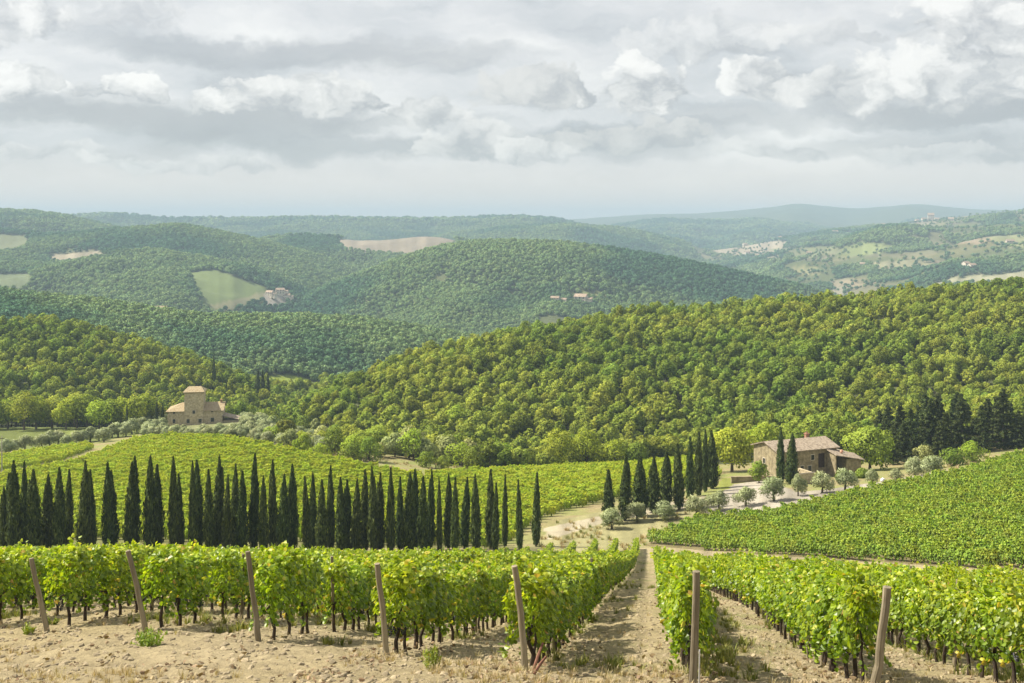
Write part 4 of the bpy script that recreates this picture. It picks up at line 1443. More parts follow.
# trees and bushes in the dip between the tower house and the right wood
DIP = [(285, 452, 322, 3.4, 7.2, 'oak_dark', 'small round dark tree standing alone on the dry bank above the vineyard'),
       (322, 430, 372, 4.6, 6.5, 'scrub', 'greyish green bushy tree right of the olive grove'), (343, 434, 365, 4.0, 7.5, 'broad', 'dark green tree right of the olive grove'), (250, 424, 412, 3.2, 3.6, 'broad_light', 'round pale bush right of the tower house'), (244, 412, 440, 6.5, 11, 'broad', 'large rounded tree standing behind the right side of the tower house'), (230, 415, 445, 5.0, 10, 'broad', 'rounded tree behind the tower house annexe'),
       (331, 462, 300, 2.4, 3.6, 'scrub', 'grey green bush on the dry bank above the middle vineyard'), (360, 464, 305, 4.2, 5.5, 'broad', 'dark spreading bush at the top edge of the middle vineyard'), (378, 462, 312, 4.6, 8.0, 'broad', 'dark green tree at the top edge of the middle vineyard'), (395, 470, 300, 3.6, 6.6, 'scrub', 'pale willowy bush behind the cypress row, the left of three'), (409, 470, 302, 4.6, 8.8, 'scrub', 'pale willowy bush behind the cypress row, the middle of three'), (424, 472, 298, 3.6, 6.2, 'scrub', 'pale willowy bush behind the cypress row, the right of three'),
       (448, 470, 305, 4.8, 7.6, 'scrub', 'broad greyish bush at the foot of the right wood'), (468, 470, 306, 4.2, 7.4, 'scrub', 'second greyish bush at the foot of the right wood'), (488, 468, 306, 4.2, 6.0, 'broad', 'low green bush at the foot of the right wood'), (355, 440, 352, 4.0, 8.5, 'oak_dark', 'dark olive green tree in the dip below the right wood'), (372, 444, 350, 4.6, 9.5, 'oak_dark', 'tall dark olive green tree in the dip behind the cypress row'), (388, 452, 340, 4.6, 8.5, 'broad', 'rounded green tree in the dip below the right wood'),
       (452, 452, 330, 3.4, 9.5, 'broad_light', 'bright yellow green tree at the foot of the right wood'), (558, 468, 312, 5.0, 12.5, 'broad_light', 'tall pale green tree at the foot of the right wood, the left of a pair'), (586, 468, 312, 5.6, 11.5, 'broad_light', 'tall pale green tree at the foot of the right wood, the right of a pair'), (616, 466, 310, 4.0, 8, 'broad_light', 'pale green bush beside the tall pale pair of trees'), (636, 464, 310, 4.2, 7, 'broad', 'green bush behind the right end of the middle vineyard'), (545, 470, 308, 3.6, 5.2, 'broad', 'dark low bush before the tall pale pair of trees'), (520, 470, 306, 3.6, 7, 'broad', 'green tree left of the tall pale pair of trees'),
       (404, 448, 335, 4.2, 7.5, 'broad_light', 'fresh green bush behind the pale willowy bushes'), (432, 458, 322, 4.6, 8.2, 'broad', 'dark green bush beside the pale willowy bushes'), (300, 449, 345, 2.2, 3.0, 'broad', 'small dark bush on the dry bank right of the lone round tree'), (312, 456, 322, 2.0, 2.6, 'scrub', 'small grey bush on the dry bank above the vineyard'), (345, 452, 328, 3.0, 4.6, 'broad_light', 'light green bush on the dry bank above the vineyard'), (505, 462, 318, 4.4, 8.0, 'broad_light', 'fresh green tree at the foot of the right wood'), (478, 456, 326, 4.6, 9.0, 'broad', 'mid green tree behind the second greyish bush'),
       (456, 398, 395, 4.2, 11, 'broad_light', 'bright lime green tree standing in the lower part of the right wood')]
for i, (px_, yb, z, w_, h_, mt, lab) in enumerate(DIP):
    low = h_ / w_ < 1.7
    t_ = broad_tree(600 + i, w_, h_, 2100, .55, M[mt], 13, .04 if low else .2, 'bush' if 'bush' in lab else 'broadleaf_tree')
    set_tree(t_, px_, yb, 0, 0, lab, 'bush' if 'bush' in lab else 'tree', z=z)

# loose scrub between the olive grove and the right wood
SCR = [broad_tree(700 + i, 2.4 + .5 * i, 3.8 + .8 * i, 1100, .45, M[m_], 10, .04, 'scrub_bush') for i, m_ in enumerate(('scrub', 'broad_light', 'broad', 'broad_light'))]
used_s = {}
spots = []
for _ in range(900):
    px_ = 262 + RNG.random() * 250
    x, z = plan_of(px_, float(np.interp(px_, [262, 330, 420, 512], [419, 424, 446, 452])) + RNG.random() * float(np.interp(px_, [262, 330, 420, 512], [24, 40, 26, 18])), 285, 430)
    if (px_ < 330 and RNG.random() < .55) or any((x - a) ** 2 + (z - b) ** 2 < 4.2 ** 2 for a, b in spots) or any((x - a) ** 2 + (z - b) ** 2 < 3 ** 2 for a, b, *_ in grove):
        continue
    if inpoly(px_, HY - float(h_at(x, z)) * FPX / z, MID_FIELD):
        continue
    spots.append((x, z))
    if len(spots) >= 70:
        break
for x, z in spots:
    s = .7 + .7 * RNG.random()
    place(SCR[int(RNG.integers(0, 4))], used_s, (float(x), float(z), float(h_at(x, z))), RNG.random() * 6.28, (s, s, s * (.8 + .5 * RNG.random())), 'leafy bush in the loose scrub between the olive grove and the right wood', 'bush', 'bushes in the valley scrub')
# conifers at the right
def conifer(seed, h, rad, n=2600):
    rg = np.random.default_rng(seed)
    r0 = empty('conifer', (0, -90, 0))
    mb = MB()
    nb_ = int(h * 9)
    cs, ns, us, ls, ws = [], [], [], [], []
    wood = MB()
    wood.tube([(0, 0, -.6), (.05, 0, h * .5), (0, 0, h)], [h * .020, h * .013, .03], 7)
    for i in range(nb_):
        t = .07 + .91 * (i + rg.random()) / nb_
        L_ = rad * (1 - t) ** .62 * (.65 + .55 * rg.random())
        a = rg.random() * 6.283
        z0 = h * t
        d = np.array([math.cos(a), math.sin(a), 0])
        tip = d * L_ + np.array([0, 0, z0 + L_ * (.10 - .32 * (1 - t))])
        wood.tube([(0, 0, z0), tuple(d * L_ * .6 + np.array([0, 0, z0 + L_ * .06])), tuple(tip)], [.05, .035, .01], 4, cap=False)
        m_ = int(10 + L_ * 12)
        s = rg.random(m_) ** .7
        p_ = np.outer(s, tip) + np.outer(1 - s, [0, 0, z0]) + rg.normal(size=(m_, 3)) * np.array([.22, .22, .10]) * (.5 + L_ * .16)
        cs.append(p_)
        ns.append(rg.normal(size=(m_, 3)) * .6 + np.array([0, 0, 1]))
        us.append(np.tile(d, (m_, 1)) + rg.normal(size=(m_, 3)) * .6 + np.array([0, 0, -.3]))
        ls.append(1.0 * (.6 + .7 * rg.random(m_)))
        ws.append(.42 * (.6 + .7 * rg.random(m_)))
    cs, ns, us = map(np.concatenate, (cs, ns, us))
    ls, ws = np.concatenate(ls), np.concatenate(ws)
    mb.leaves(cs, ns, us, ls, ws, .1 + .85 * rg.random(len(cs)))
    mb.obj('crown', M['conifer'], r0)
    wood.obj('trunk', M['bark'], r0)
    return r0


CON = [conifer(i + 1, 14, 4.0) for i in range(4)]
used_c = {}
CONS = [(880, 410, 300), (888, 404, 292), (900, 402, 286), (904, 420, 272), (911, 408, 280), (918, 405, 296), (925, 393, 284), (931, 398, 276), (938, 394, 290), (946, 412, 272), (952, 402, 284), (957, 392, 292), (962, 393, 280), (968, 404, 298), (974, 418, 284), (982, 405, 276), (988, 398, 284), (996, 396, 290), (1003, 388, 280), (1010, 402, 286), (1018, 410, 278), (1027, 400, 284), (1036, 394, 290), (893, 425, 268), (940, 420, 270)]
for i, (px_, yt, z) in enumerate(CONS):
    x = (px_ - CX) / FPX * z
    e = float(h_at(x, z))
    h = -(yt - HY) / FPX * z - e
    s = (.75 + .3 * RNG.random()) * max(.7, h / 16)
    vis = sum(1 for c in CONS if c[0] <= px_)
    place(CON[int(RNG.integers(0, 4))], used_c, (x, z, e), RNG.random() * 6.28, (s, s, h / 14.0), f'tall dark conifer, {ordinal(vis)} from the left in the stand right of the farmhouse', 'conifer', 'conifers right of the farmhouse')

# ------------------------------------------------------------------ weeds, straw, stones on the headland
def weed_mesh(seed, r, h, n, mat):
    rg = np.random.default_rng(seed)
    mb = MB()
    a = rg.random(n) * 6.283
    rr = r * np.sqrt(rg.random(n))
    base_ = np.stack([rr * np.cos(a) * .6, rr * np.sin(a) * .6, np.zeros(n)], 1)
    for i in range(n):
        hh = h * (.5 + .6 * rg.random()) * (1 - .45 * rr[i] / r)
        d = np.array([math.cos(a[i]), math.sin(a[i]), 0]) * r * .5 * rg.random()
        m_ = 7
        s = np.linspace(.15, 1, m_)[:, None]
        pts = base_[i] + d * s ** 1.5 + np.array([0, 0, hh]) * s
        mb.leaves(pts, rg.normal(size=(m_, 3)) + np.array([0, -.2, .6]), rg.normal(size=(m_, 3)) * .5 + np.array([0, 0, .8]), np.full(m_, .085) * (.6 + .8 * rg.random(m_)), np.full(m_, .035), .15 + .85 * rg.random(m_))
    return mb


for (px_, yb, r, h, n, lab) in ((150, 646, .36, .42, 75, 'bright green clump of weeds on the bare soil beside the crooked post'), (28, 634, .16, .32, 26, 'small broadleaf weed at the foot of the leftmost post'), (432, 668, .22, .48, 34, 'thin bright green weed growing on the dry grass between two posts'),
                                (52, 625, .2, .3, 22, 'low weed under the vines near the leftmost post')):
    x, z = plan_of(px_, yb, 16, 40)
    o = weed_mesh(px_, r, h, n, M['weed']).obj('weed_clump', M['weed'])
    o.location = (float(x), float(z), float(h_at(x, z)))
    tag(o, lab, 'weed', 'weeds on the headland')


def tuft(seed, n, h, sp, w_):
    rg = np.random.default_rng(seed)
    mb = MB()
    for i in range(n):
        a, b_ = rg.random() * 6.283, rg.random() * sp
        d = np.array([math.cos(a), math.sin(a)])
        hh = h * (.5 + .7 * rg.random())
        lean = hh * (.3 + .6 * rg.random())
        p0 = np.array([d[0] * b_ * .5, d[1] * b_ * .5, 0])
        p1 = p0 + np.array([d[0] * lean * .35, d[1] * lean * .35, hh * .65])
        p2 = p0 + np.array([d[0] * lean, d[1] * lean, hh])
        sd_ = np.array([-d[1], d[0], 0]) * w_
        mb.add([p0 - sd_, p0 + sd_, p1 + sd_ * .7, p1 - sd_ * .7, p2], [(0, 1, 2, 3), (3, 2, 4)], float(rg.random()))
    return mb


STRAW = [(tuft(i, 14, .095, .16, .005).mesh('tuft', M['straw']), 'straw_tuft') for i in range(4)]
GRASS = [(tuft(20 + i, 26, .17, .16, .008).mesh('tuft', M['grass']), 'grass_tuft') for i in range(4)]


def rock_mesh(seed):
    rg = np.random.default_rng(seed)
    mb = MB()
    bm_v = []
    g = (1 + 5 ** .5) / 2
    for a, b_ in ((1, g), (-1, g), (1, -g), (-1, -g)):
        bm_v += [(0, a, b_), (a, b_, 0), (b_, 0, a)]
    v = np.array(bm_v)
    v = v / np.linalg.norm(v, axis=1, keepdims=True) * (.75 + .5 * rg.random((12, 1))) * np.array([1, .8, .55])
    import itertools
    f = []
    d = np.linalg.norm(np.array(bm_v)[:, None] - np.array(bm_v)[None], axis=2)
    for i, j, l in itertools.combinations(range(12), 3):
        if d[i, j] < 2.1 and d[j, l] < 2.1 and d[i, l] < 2.1:
            n_ = np.cross(v[j] - v[i], v[l] - v[i])
            f.append((i, j, l) if np.dot(n_, v[i] + v[j] + v[l]) > 0 else (i, l, j))
    mb.add(v.tolist(), f)
    return mb


ROCKS = [(rock_mesh(i).mesh('clod', M['stone']), 'stone') for i in range(5)]
LIT = []
for i in range(3):
    mb = MB()
    n = 6
    mb.leaves(RNG.normal(size=(n, 3)) * np.array([.22, .22, .01]) + np.array([0, 0, .02]), RNG.normal(size=(n, 3)) * .5 + np.array([0, 0, 1]), RNG.normal(size=(n, 3)), .07 + .06 * RNG.random(n), .05 + .05 * RNG.random(n), RNG.random(n), lobed=True, fold=.2)
    LIT.append((mb.mesh('litter', M['litter']), 'fallen_leaf'))


def near_points(n, z0, z1, umax=.52, pw=1.6):
    z = z0 + (z1 - z0) * RNG.random(n) ** pw
    x = (RNG.random(n) * 2 - 1) * umax * z
    return x, z


def row_off(x, z):
    """sideways distance (0..1) between vine rows; 0 = at a row"""
    xx0 = x - ROWDIR * (z - 20)
    q = (xx0 - VX0) / VSP
    return q - np.floor(q)


x, z = near_points(26000, 14, 70)
s = .016 + .075 * RNG.random(len(x)) ** 2.6
ro = row_off(x, z)
k_ = (np.minimum(ro, 1 - ro) < .36) | (RNG.random(len(x)) < .35)
x, z, s = x[k_], z[k_], s[k_]
scatter('stones', 'pale stones and clods of soil strewn over the tilled ground', x, z, h_at(x, z) + s * .1, RNG.random(len(x)) * 6.28, s, ROCKS)
x, z = near_points(9000, 15, 60)
dn = fbm(x / 2.5, z / 2.5, 61, 3)
head = z < 20.6 - .55 * np.minimum(x, 1)
k_ = (dn > .02) & (head | (RNG.random(len(x)) < .25)) | (RNG.random(len(x)) < .06)
x, z = x[k_], z[k_]
scatter('dry_grass', 'dry straw coloured grass on the bare headland', x, z, h_at(x, z), RNG.random(len(x)) * 6.28, .6 + .9 * RNG.random(len(x)), STRAW)
x, z = near_points(14000, 17, 150, pw=1.5)
ro = row_off(x, z)
dn = fbm(x / 1.7, z / 3.5, 37, 3)
lane_ = (x - ROWDIR * (z - 20) > 2.8) & (x - ROWDIR * (z - 20) < 6.2) & (ro > .08) & (ro < .45)
k_ = ((dn > .06) | lane_ & (dn > -.12)) & (z > 21.5 - .55 * np.minimum(x, 4)) & ((ro < .62) | (dn > .16))
x, z = x[k_], z[k_]
scatter('green_grass', 'patches of rough green grass between the vine rows', x, z, h_at(x, z), RNG.random(len(x)) * 6.28, .6 + .9 * RNG.random(len(x)), GRASS)
x, z = near_points(1300, 17, 60)
ro = row_off(x, z)
k_ = np.minimum(ro, 1 - ro) < .3
x, z = x[k_], z[k_]
scatter('leaf_litter', 'dry brown vine leaves scattered under the rows', x, z, h_at(x, z) + .01, RNG.random(len(x)) * 6.28, .6 + .6 * RNG.random(len(x)), LIT)
# rough grass over the dry ground around the lane and the drive
x, z = near_points(9000, 140, 330, .5, 1.0)
e = h_at(x, z)
pxx, pyy = x / z * FPX + CX, HY - e * FPX / z
bank = inpoly(pxx, pyy, [(530, 550), (560, 520), (600, 512), (640, 505), (690, 498), (700, 505), (645, 545), (645, 556), (540, 554)]) | inpoly(pxx, pyy, [(240, 440), (300, 455), (412, 478), (470, 475), (450, 462), (340, 446), (290, 440)]) | inpoly(pxx, pyy, [(940, 480), (985, 468), (1000, 455), (960, 458), (935, 470)])
k_ = bank & (fbm(x / 6, z / 6, 93, 3) > -.02)
x, z, e = x[k_], z[k_], e[k_]
TALL = [(tuft(40 + i, 30, .5, .7, .03).mesh('tuft', M[m_]), 'bank_grass') for i, m_ in enumerate(('straw', 'straw', 'grass'))]
scatter('bank_grass', 'tufts of dry grass on the bare bank beside the lane', x, z, e, RNG.random(len(x)) * 6.28, .6 + .9 * RNG.random(len(x)), TALL)

# ------------------------------------------------------------------ buildings
M['rubble'] = surfmat('rubble_stone', [(0.3, (.24, .19, .12)), (0.5, (.43, .36, .23)), (0.7, (.62, .53, .37))], 1.6, .95, .5, bscale=4.5, dist=.05)
M['warm_stone'] = surfmat('warm_plaster_stone', [(0.3, (.15, .12, .072)), (0.5, (.265, .218, .132)), (0.72, (.40, .34, .22))], 1.2, .95, .4, bscale=4, dist=.04)
M['tiles'] = surfmat('clay_roof_tiles', [(0.2, (.16, .115, .066)), (0.45, (.29, .22, .128)), (0.6, (.36, .30, .185)), (0.8, (.23, .175, .11))], 2.2, .9, .7, bscale=5, dist=.06, stretch=(1, .5, 1))
M['old_tiles'] = surfmat('old_lichen_roof_tiles', [(0.25, (.10, .075, .055)), (0.42, (.21, .165, .12)), (0.6, (.345, .285, .215)), (0.75, (.16, .12, .09))], 2.6, .9, .7, bscale=6, dist=.06, stretch=(1, .5, 1))
M['pane'] = surfmat('dark_window_glass', [(0.4, (.015, .016, .018)), (0.6, (.03, .032, .035))], 2, .15, 0, spec=.5)
M['dark_wood'] = surfmat('dark_door_wood', [(0.4, (.03, .02, .015)), (0.6, (.06, .04, .03))], 5, .7, .2)
M['frame_stone'] = surfmat('pale_stone_frame', [(0.4, (.42, .36, .27)), (0.6, (.52, .46, .36))], 5, .9, .2)
M['brick'] = surfmat('red_brick', [(0.4, (.26, .13, .085)), (0.6, (.35, .20, .13))], 5, .9, .3)
M['plaster'] = surfmat('pale_plaster', [(0.4, (.55, .48, .38)), (0.6, (.68, .61, .50))], .4, .9, 0, var=.4)
M['far_roof'] = surfmat('far_clay_roof', [(0.4, (.26, .19, .14)), (0.6, (.34, .26, .19))], .4, .9, 0, var=.3)


def slab(mb, quad, th=.16, mi=0):
    """a roof slope: four corners, with thickness downwards"""
    q = [Vector(p) for p in quad]
    n = (q[1] - q[0]).cross(q[-1] - q[0]).normalized()
    if n.z < 0:
        n = -n
    lo = [p - n * th for p in q]
    k_ = len(q)
    fs = [tuple(range(k_)), tuple(range(k_, 2 * k_))[::-1]]
    for i in range(k_):
        j = (i + 1) % k_
        fs.append((i, j, j + k_, i + k_))
    mb.add(q + lo, fs, mi=mi)


def window(parent, x, y, z, wd, ht, face='front', sill=True, name='window'):
    """a framed opening standing proud of a wall facing -y (front) or +x (side) or -x"""
    o = empty_part = None
    f = MB()
    fr = .14
    f.box(-wd / 2 - fr, -wd / 2, -.07, .10, -fr, ht + fr)
    f.box(wd / 2, wd / 2 + fr, -.07, .10, -fr, ht + fr)
    f.box(-wd / 2, wd / 2, -.068, .10, ht, ht + fr)
    f.box(-wd / 2, wd / 2, -.10, .10, -fr, 0)
    fo = f.obj(name, M['frame_stone'], parent)
    g = MB()
    g.box(-wd / 2, wd / 2, -.02, .05, 0, ht)
    g.box(-.03, .03, -.035, -.021, 0, ht)
    g.obj('pane', M['pane'], fo)
    fo.location = (x, y, z)
    if face == 'left':
        fo.rotation_euler = (0, 0, -math.pi / 2)
    elif face == 'right':
        fo.rotation_euler = (0, 0, math.pi / 2)
    return fo


# --- tower house on the left
zc_ = 400.0
xc_ = (194 - CX) / FPX * zc_
ec_ = float(h_at(xc_, zc_))
th_ = empty('tower_house', (xc_, zc_, ec_), R(9), 'old stone tower house with tiled roofs standing above the olive grove', 'house')
S = zc_ / FPX                                             # metres per pixel of bearing at this distance


def P(y):
    return -(y - HY) * S - ec_


eave = P(410.5)
wl, wr = -9.3, 10.0
wall = MB()
wall.box(wl, -3.3, 0, 11, -2, eave)
wall.box(-3.3, 3.3, .3, 11, -2, eave - .02)
wall.box(3.3, wr, 0, 11, -2, eave)
ridge = eave + 2.2
# gable triangles of the right wing
wall.add([(wr, 0, eave), (wr, 11, eave), (wr, 5.5, ridge - .2), (wr - .4, 0, eave), (wr - .4, 11, eave), (wr - .4, 5.5, ridge - .2)], [(0, 1, 2), (3, 5, 4), (0, 3, 4, 1), (1, 4, 5, 2), (2, 5, 3, 0)])
wall.obj('wall', M['rubble'], th_)
tw = MB()
tt = P(391.5)
tw.box(-3.35, 3.35, -.45, 6.4, -2, tt)
tower = tw.obj('tower', M['rubble'], th_)
tr = MB()
ap = tt + 1.5
o_ = .5
c4 = [(-3.35 - o_, -.45 - o_, tt - .1), (3.35 + o_, -.45 - o_, tt - .1), (3.35 + o_, 6.4 + o_, tt - .1), (-3.35 - o_, 6.4 + o_, tt - .1)]
apx = (0, 3, ap)
ra, rb = (-2.2, 3, ap), (2.2, 3, ap)
slab(tr, [c4[0], c4[1], rb, ra], .22)
slab(tr, [c4[2], c4[3], ra, rb], .22)
slab(tr, [c4[3], c4[0], ra], .22)
slab(tr, [c4[1], c4[2], rb], .22)
tr.box(-3.6, 3.6, -.7, 6.65, tt - .5, tt - .12)
tr.obj('tower_roof', M['tiles'], th_)
rf = MB()
e_ = .6
# left wing: hipped end
slab(rf, [(wl - e_, -e_, eave - .15), (-3.36, -e_, eave - .15), (-3.36, 5.5, ridge), (wl + 4.6, 5.5, ridge)], .2)
slab(rf, [(wl - e_, 11 + e_, eave - .15), (-3.36, 11 + e_, eave - .15), (-3.36, 5.5, ridge), (wl + 4.6, 5.5, ridge)], .2)
slab(rf, [(wl - e_, -e_, eave - .15), (wl + 4.6, 5.5, ridge), (wl - e_, 11 + e_, eave - .15)], .2)
slab(rf, [(3.36, -e_, eave - .15), (wr + e_, -e_, eave - .15), (wr + e_, 5.5, ridge), (3.36, 5.5, ridge)], .2)
slab(rf, [(3.36, 11 + e_, eave - .15), (wr + e_, 11 + e_, eave - .15), (wr + e_, 5.5, ridge), (3.36, 5.5, ridge)], .2)
slab(rf, [(-3.34, 6.5, ridge + .02), (3.34, 6.5, ridge + .02), (3.34, 11 + e_, eave - .13), (-3.34, 11 + e_, eave - .13)], .2)
roof = rf.obj('roof', M['tiles'], th_)
ch = MB()
ch.box(wr - 1.2, wr - .5, 4.7, 5.4, ridge - 1, ridge + .7)
ch.box(wr - 1.3, wr - .4, 4.6, 5.5, ridge + .7, ridge + .85)
ch.obj('chimney', M['brick'], roof)
for px_, yy, y_, w_, h_ in ((-7.0, 422.6, 0, .95, 1.4), (-2.0, 422.6, -.45, 1.05, 1.4), (2.2, 422.6, -.45, 1.15, 1.4), (6.5, 422.2, 0, 1.2, 1.5), (-7.0, 413.2, 0, .8, .7), (0, 413.5, -.45, .95, 1.2), (6.4, 412.7, 0, .8, .7)):
    window(th_, px_, y_ - .02, P(yy), w_, h_)
window(th_, wr + .02, 5.2, P(421), .9, 1.3, 'right')
# low annexe on the right
an = MB()
an.box(wr + .01, wr + 7.0, 1.5, 7.5, -2.5, 1.0)
ax = an.obj('annexe', M['rubble'], th_)
ar = MB()
slab(ar, [(wr + .05, .9, 3.0), (wr + .05, 8.1, 3.0), (wr + 7.6, 8.1, .9), (wr + 7.6, .9, .9)], .2)
ar.obj('annexe_roof', M['old_tiles'], ax)

# --- farmhouse on the right
zf_ = 236.0
xf_ = (778 - CX) / FPX * zf_
ef_ = float(h_at(xf_, zf_))
fa = R(22)
fh = empty('farmhouse', (xf_, zf_, ef_), fa, 'long stone farmhouse with lichen covered tiled roof behind two cypresses', 'farmhouse')
S = zf_ / FPX
FL, FD = 15.4, 9.0
fe = -(452 - HY) * S - ef_
fr_ = fe + 1.4
wall = MB()
wall.box(0, FL, 0, FD, -2.5, fe)
for xg in (0, FL - .4):
    wall.add([(xg, 0, fe), (xg, FD, fe), (xg, FD / 2, fr_ - .1), (xg + .4, 0, fe), (xg + .4, FD, fe), (xg + .4, FD / 2, fr_ - .1)], [(0, 2, 1), (3, 4, 5), (0, 1, 4, 3), (1, 2, 5, 4), (2, 0, 3, 5)])
wall.obj('wall', M['warm_stone'], fh)
rf = MB()
e_ = .55
dz_ = (fr_ - fe) / (FD / 2) * e_
slab(rf, [(-e_, -e_, fe - dz_ + .12), (FL + e_, -e_, fe - dz_ + .12), (FL + e_, FD / 2, fr_ + .12), (-e_, FD / 2, fr_ + .12)], .2)
slab(rf, [(-e_, FD + e_, fe - dz_ + .12), (FL + e_, FD + e_, fe - dz_ + .12), (FL + e_, FD / 2, fr_ + .12), (-e_, FD / 2, fr_ + .12)], .2)
roof = rf.obj('roof', M['old_tiles'], fh)
ch = MB()
ch.box(11.0, 11.8, 4.9, 5.6, fr_ - 1, fr_ + .75)
ch.box(10.88, 11.92, 4.78, 5.72, fr_ + .75, fr_ + .9)
ch.box(11.2, 11.6, 5.1, 5.4, fr_ + .9, fr_ + 1.2)
ch.obj('chimney', M['brick'], roof)
window(fh, 4.3, -.02, fe - 2.6, .75, 1.0)
window(fh, 9.0, -.02, fe - 2.4, .85, 1.1)
window(fh, 6.2, -.02, fe - 4.7, .9, 1.2)
window(fh, 8.2, -.02, fe - 4.8, .9, 1.2)
window(fh, -.02, 5.0, fe - 3.4, .8, 1.1, 'left')
dr = MB()
dr.box(-.6, .6, -.06, .1, 0, 2.9)
dr.box(-.75, -.6, -.12, .1, 0, 3.05)
dr.box(.6, .75, -.12, .1, 0, 3.05)
dr.box(-.6, .6, -.118, .1, 2.9, 3.05)
d_ = dr.obj('door', M['dark_wood'], fh)
d_.location = (11.3, -.02, fe - 4.2)
hd = MB()
hd.tube([(.6, -.06, 1.5), (.6, -.16, 1.5), (.6, -.16, 1.7)], [.03, .03, .03], 6)
hd.obj('handle', M['pane'], d_)
# porch and lean-to at the right end
an = MB()
an.box(12.6, 12.9, -3.2, -.3, -2.5, fe - 1.0)
an.box(15.45, 19.4, -3.2, 5.5, -2.5, fe - 2.1)
ax = an.obj('annexe', M['warm_stone'], fh)
ar = MB()
slab(ar, [(12.3, -3.8, fe - .9), (20.0, -3.8, fe - 2.5), (20.0, -.05, fe - 1.7), (12.3, -.05, fe - .1)], .18)
slab(ar, [(FL + .05, -.03, fe - .85), (20.0, -.03, fe - 1.75), (20.0, 6.2, fe - 1.9), (FL + .05, 6.2, fe - 1.0)], .18)
ar.obj('annexe_roof', M['old_tiles'], ax)
dd = MB()
dd.box(13.3, 14.6, -.09, .1, -1.5, fe - 1.6)
dd.obj('door', M['dark_wood'], fh)
# terrace wall, chairs' height, in front
tw = MB()
tw.box(-1.6, 3.2, -.25, .25, -1.0, 2.0)
tw.box(2.7, 3.2, .26, 5.0, -1.0, 2.0)
tw.box(-1.7, 3.3, -.33, .33, 2.0, 2.12)
two = tw.obj('terrace_wall', M['rubble'])
tx_, tz_ = plan_of(802, 484, 200, 260)
two.location = (float(tx_), float(tz_), float(h_at(tx_, tz_)))
two.rotation_euler = (0, 0, fa)
tag(two, 'low grey stone terrace wall in front of the farmhouse', 'wall')
bw = MB()
bw.box(-10.5, -1.6, -1.2, -.7, -2.0, .9)
bw.box(-10.6, -1.5, -1.3, -.6, .9, 1.05)
bwo = bw.obj('garden_wall', M['warm_stone'])
bwo.location = fh.location
bwo.rotation_euler = (0, 0, fa * .2)
tag(bwo, 'low stone garden wall left of the farmhouse', 'wall')
# terracotta jar on the lean-to, pale rounded boulder by the drive
def lathe(profile, n=14):
    mb = MB()
    vs, fs = [], []
    for r, z in profile:
        for j in range(n):
            a = 2 * math.pi * j / n
            vs.append((r * math.cos(a), r * math.sin(a), z))
    for i in range(len(profile) - 1):
        for j in range(n):
            a0, a1 = i * n + j, i * n + (j + 1) % n
            fs.append((a0, a1, a1 + n, a0 + n))
    mb.add(vs, fs)
    return mb


jar = lathe([(.0, 0), (.34, 0), (.52, .35), (.56, .7), (.42, 1.02), (.34, 1.1), (.40, 1.16), (.36, 1.16), (.30, 1.06), (0, 1.0)]).obj('terracotta_jar', surfmat('terracotta', [(.4, (.50, .26, .17)), (.6, (.62, .38, .27))], 4, .8, .1))
mw = Matrix.Translation(fh.location) @ Matrix.Rotation(fa, 4, 'Z')
jar.location = mw @ Vector((15.2, -1.9, fe - 1.02))
tag(jar, 'rounded terracotta jar standing on the annexe roof of the farmhouse', 'jar')
xw, zw = plan_of(883, 481.5, 180, 280)
jar.scale = (.6, .6, .6)
bm_ = rock_mesh(77)
bo = bm_.obj('boulder', surfmat('white_stone', [(.4, (.66, .65, .63)), (.6, (.8, .79, .77))], 3, .8, .2))
bo.scale = (.6, .6, .8)
bo.location = (float(xw), float(zw), float(h_at(xw, zw)) + .3)
tag(bo, 'whitish rounded boulder at the edge of the gravel drive between two olives', 'boulder')

# --- utility pole at the left
xp_, zp_ = (1.8 - CX) / FPX * 285, 285.0
pe = float(h_at(xp_, zp_))
up = empty('utility_pole', (xp_, zp_, pe), 0, 'thin grey utility pole at the left picture edge by the small vineyard', 'utility pole')
mb = MB()
ph = -(436 - HY) / FPX * zp_ - pe
mb.tube([(0, 0, -.5), (0, 0, ph)], [.16, .11], 9)
mb.obj('pole', surfmat('grey_pole_wood', [(.4, (.25, .23, .20)), (.6, (.38, .36, .32))], 5, .9, .2, stretch=(1, 1, .1)), up)
mb = MB()
mb.box(-.8, .8, -.16, -.11, ph - .7, ph - .55)
mb.tube([(-.7, -.14, ph - .56), (-.7, -.14, ph - .38)], [.05, .04], 6)
mb.tube([(.7, -.14, ph - .56), (.7, -.14, ph - .38)], [.05, .04], 6)
mb.obj('crossarm', M['dark_wood'], up)

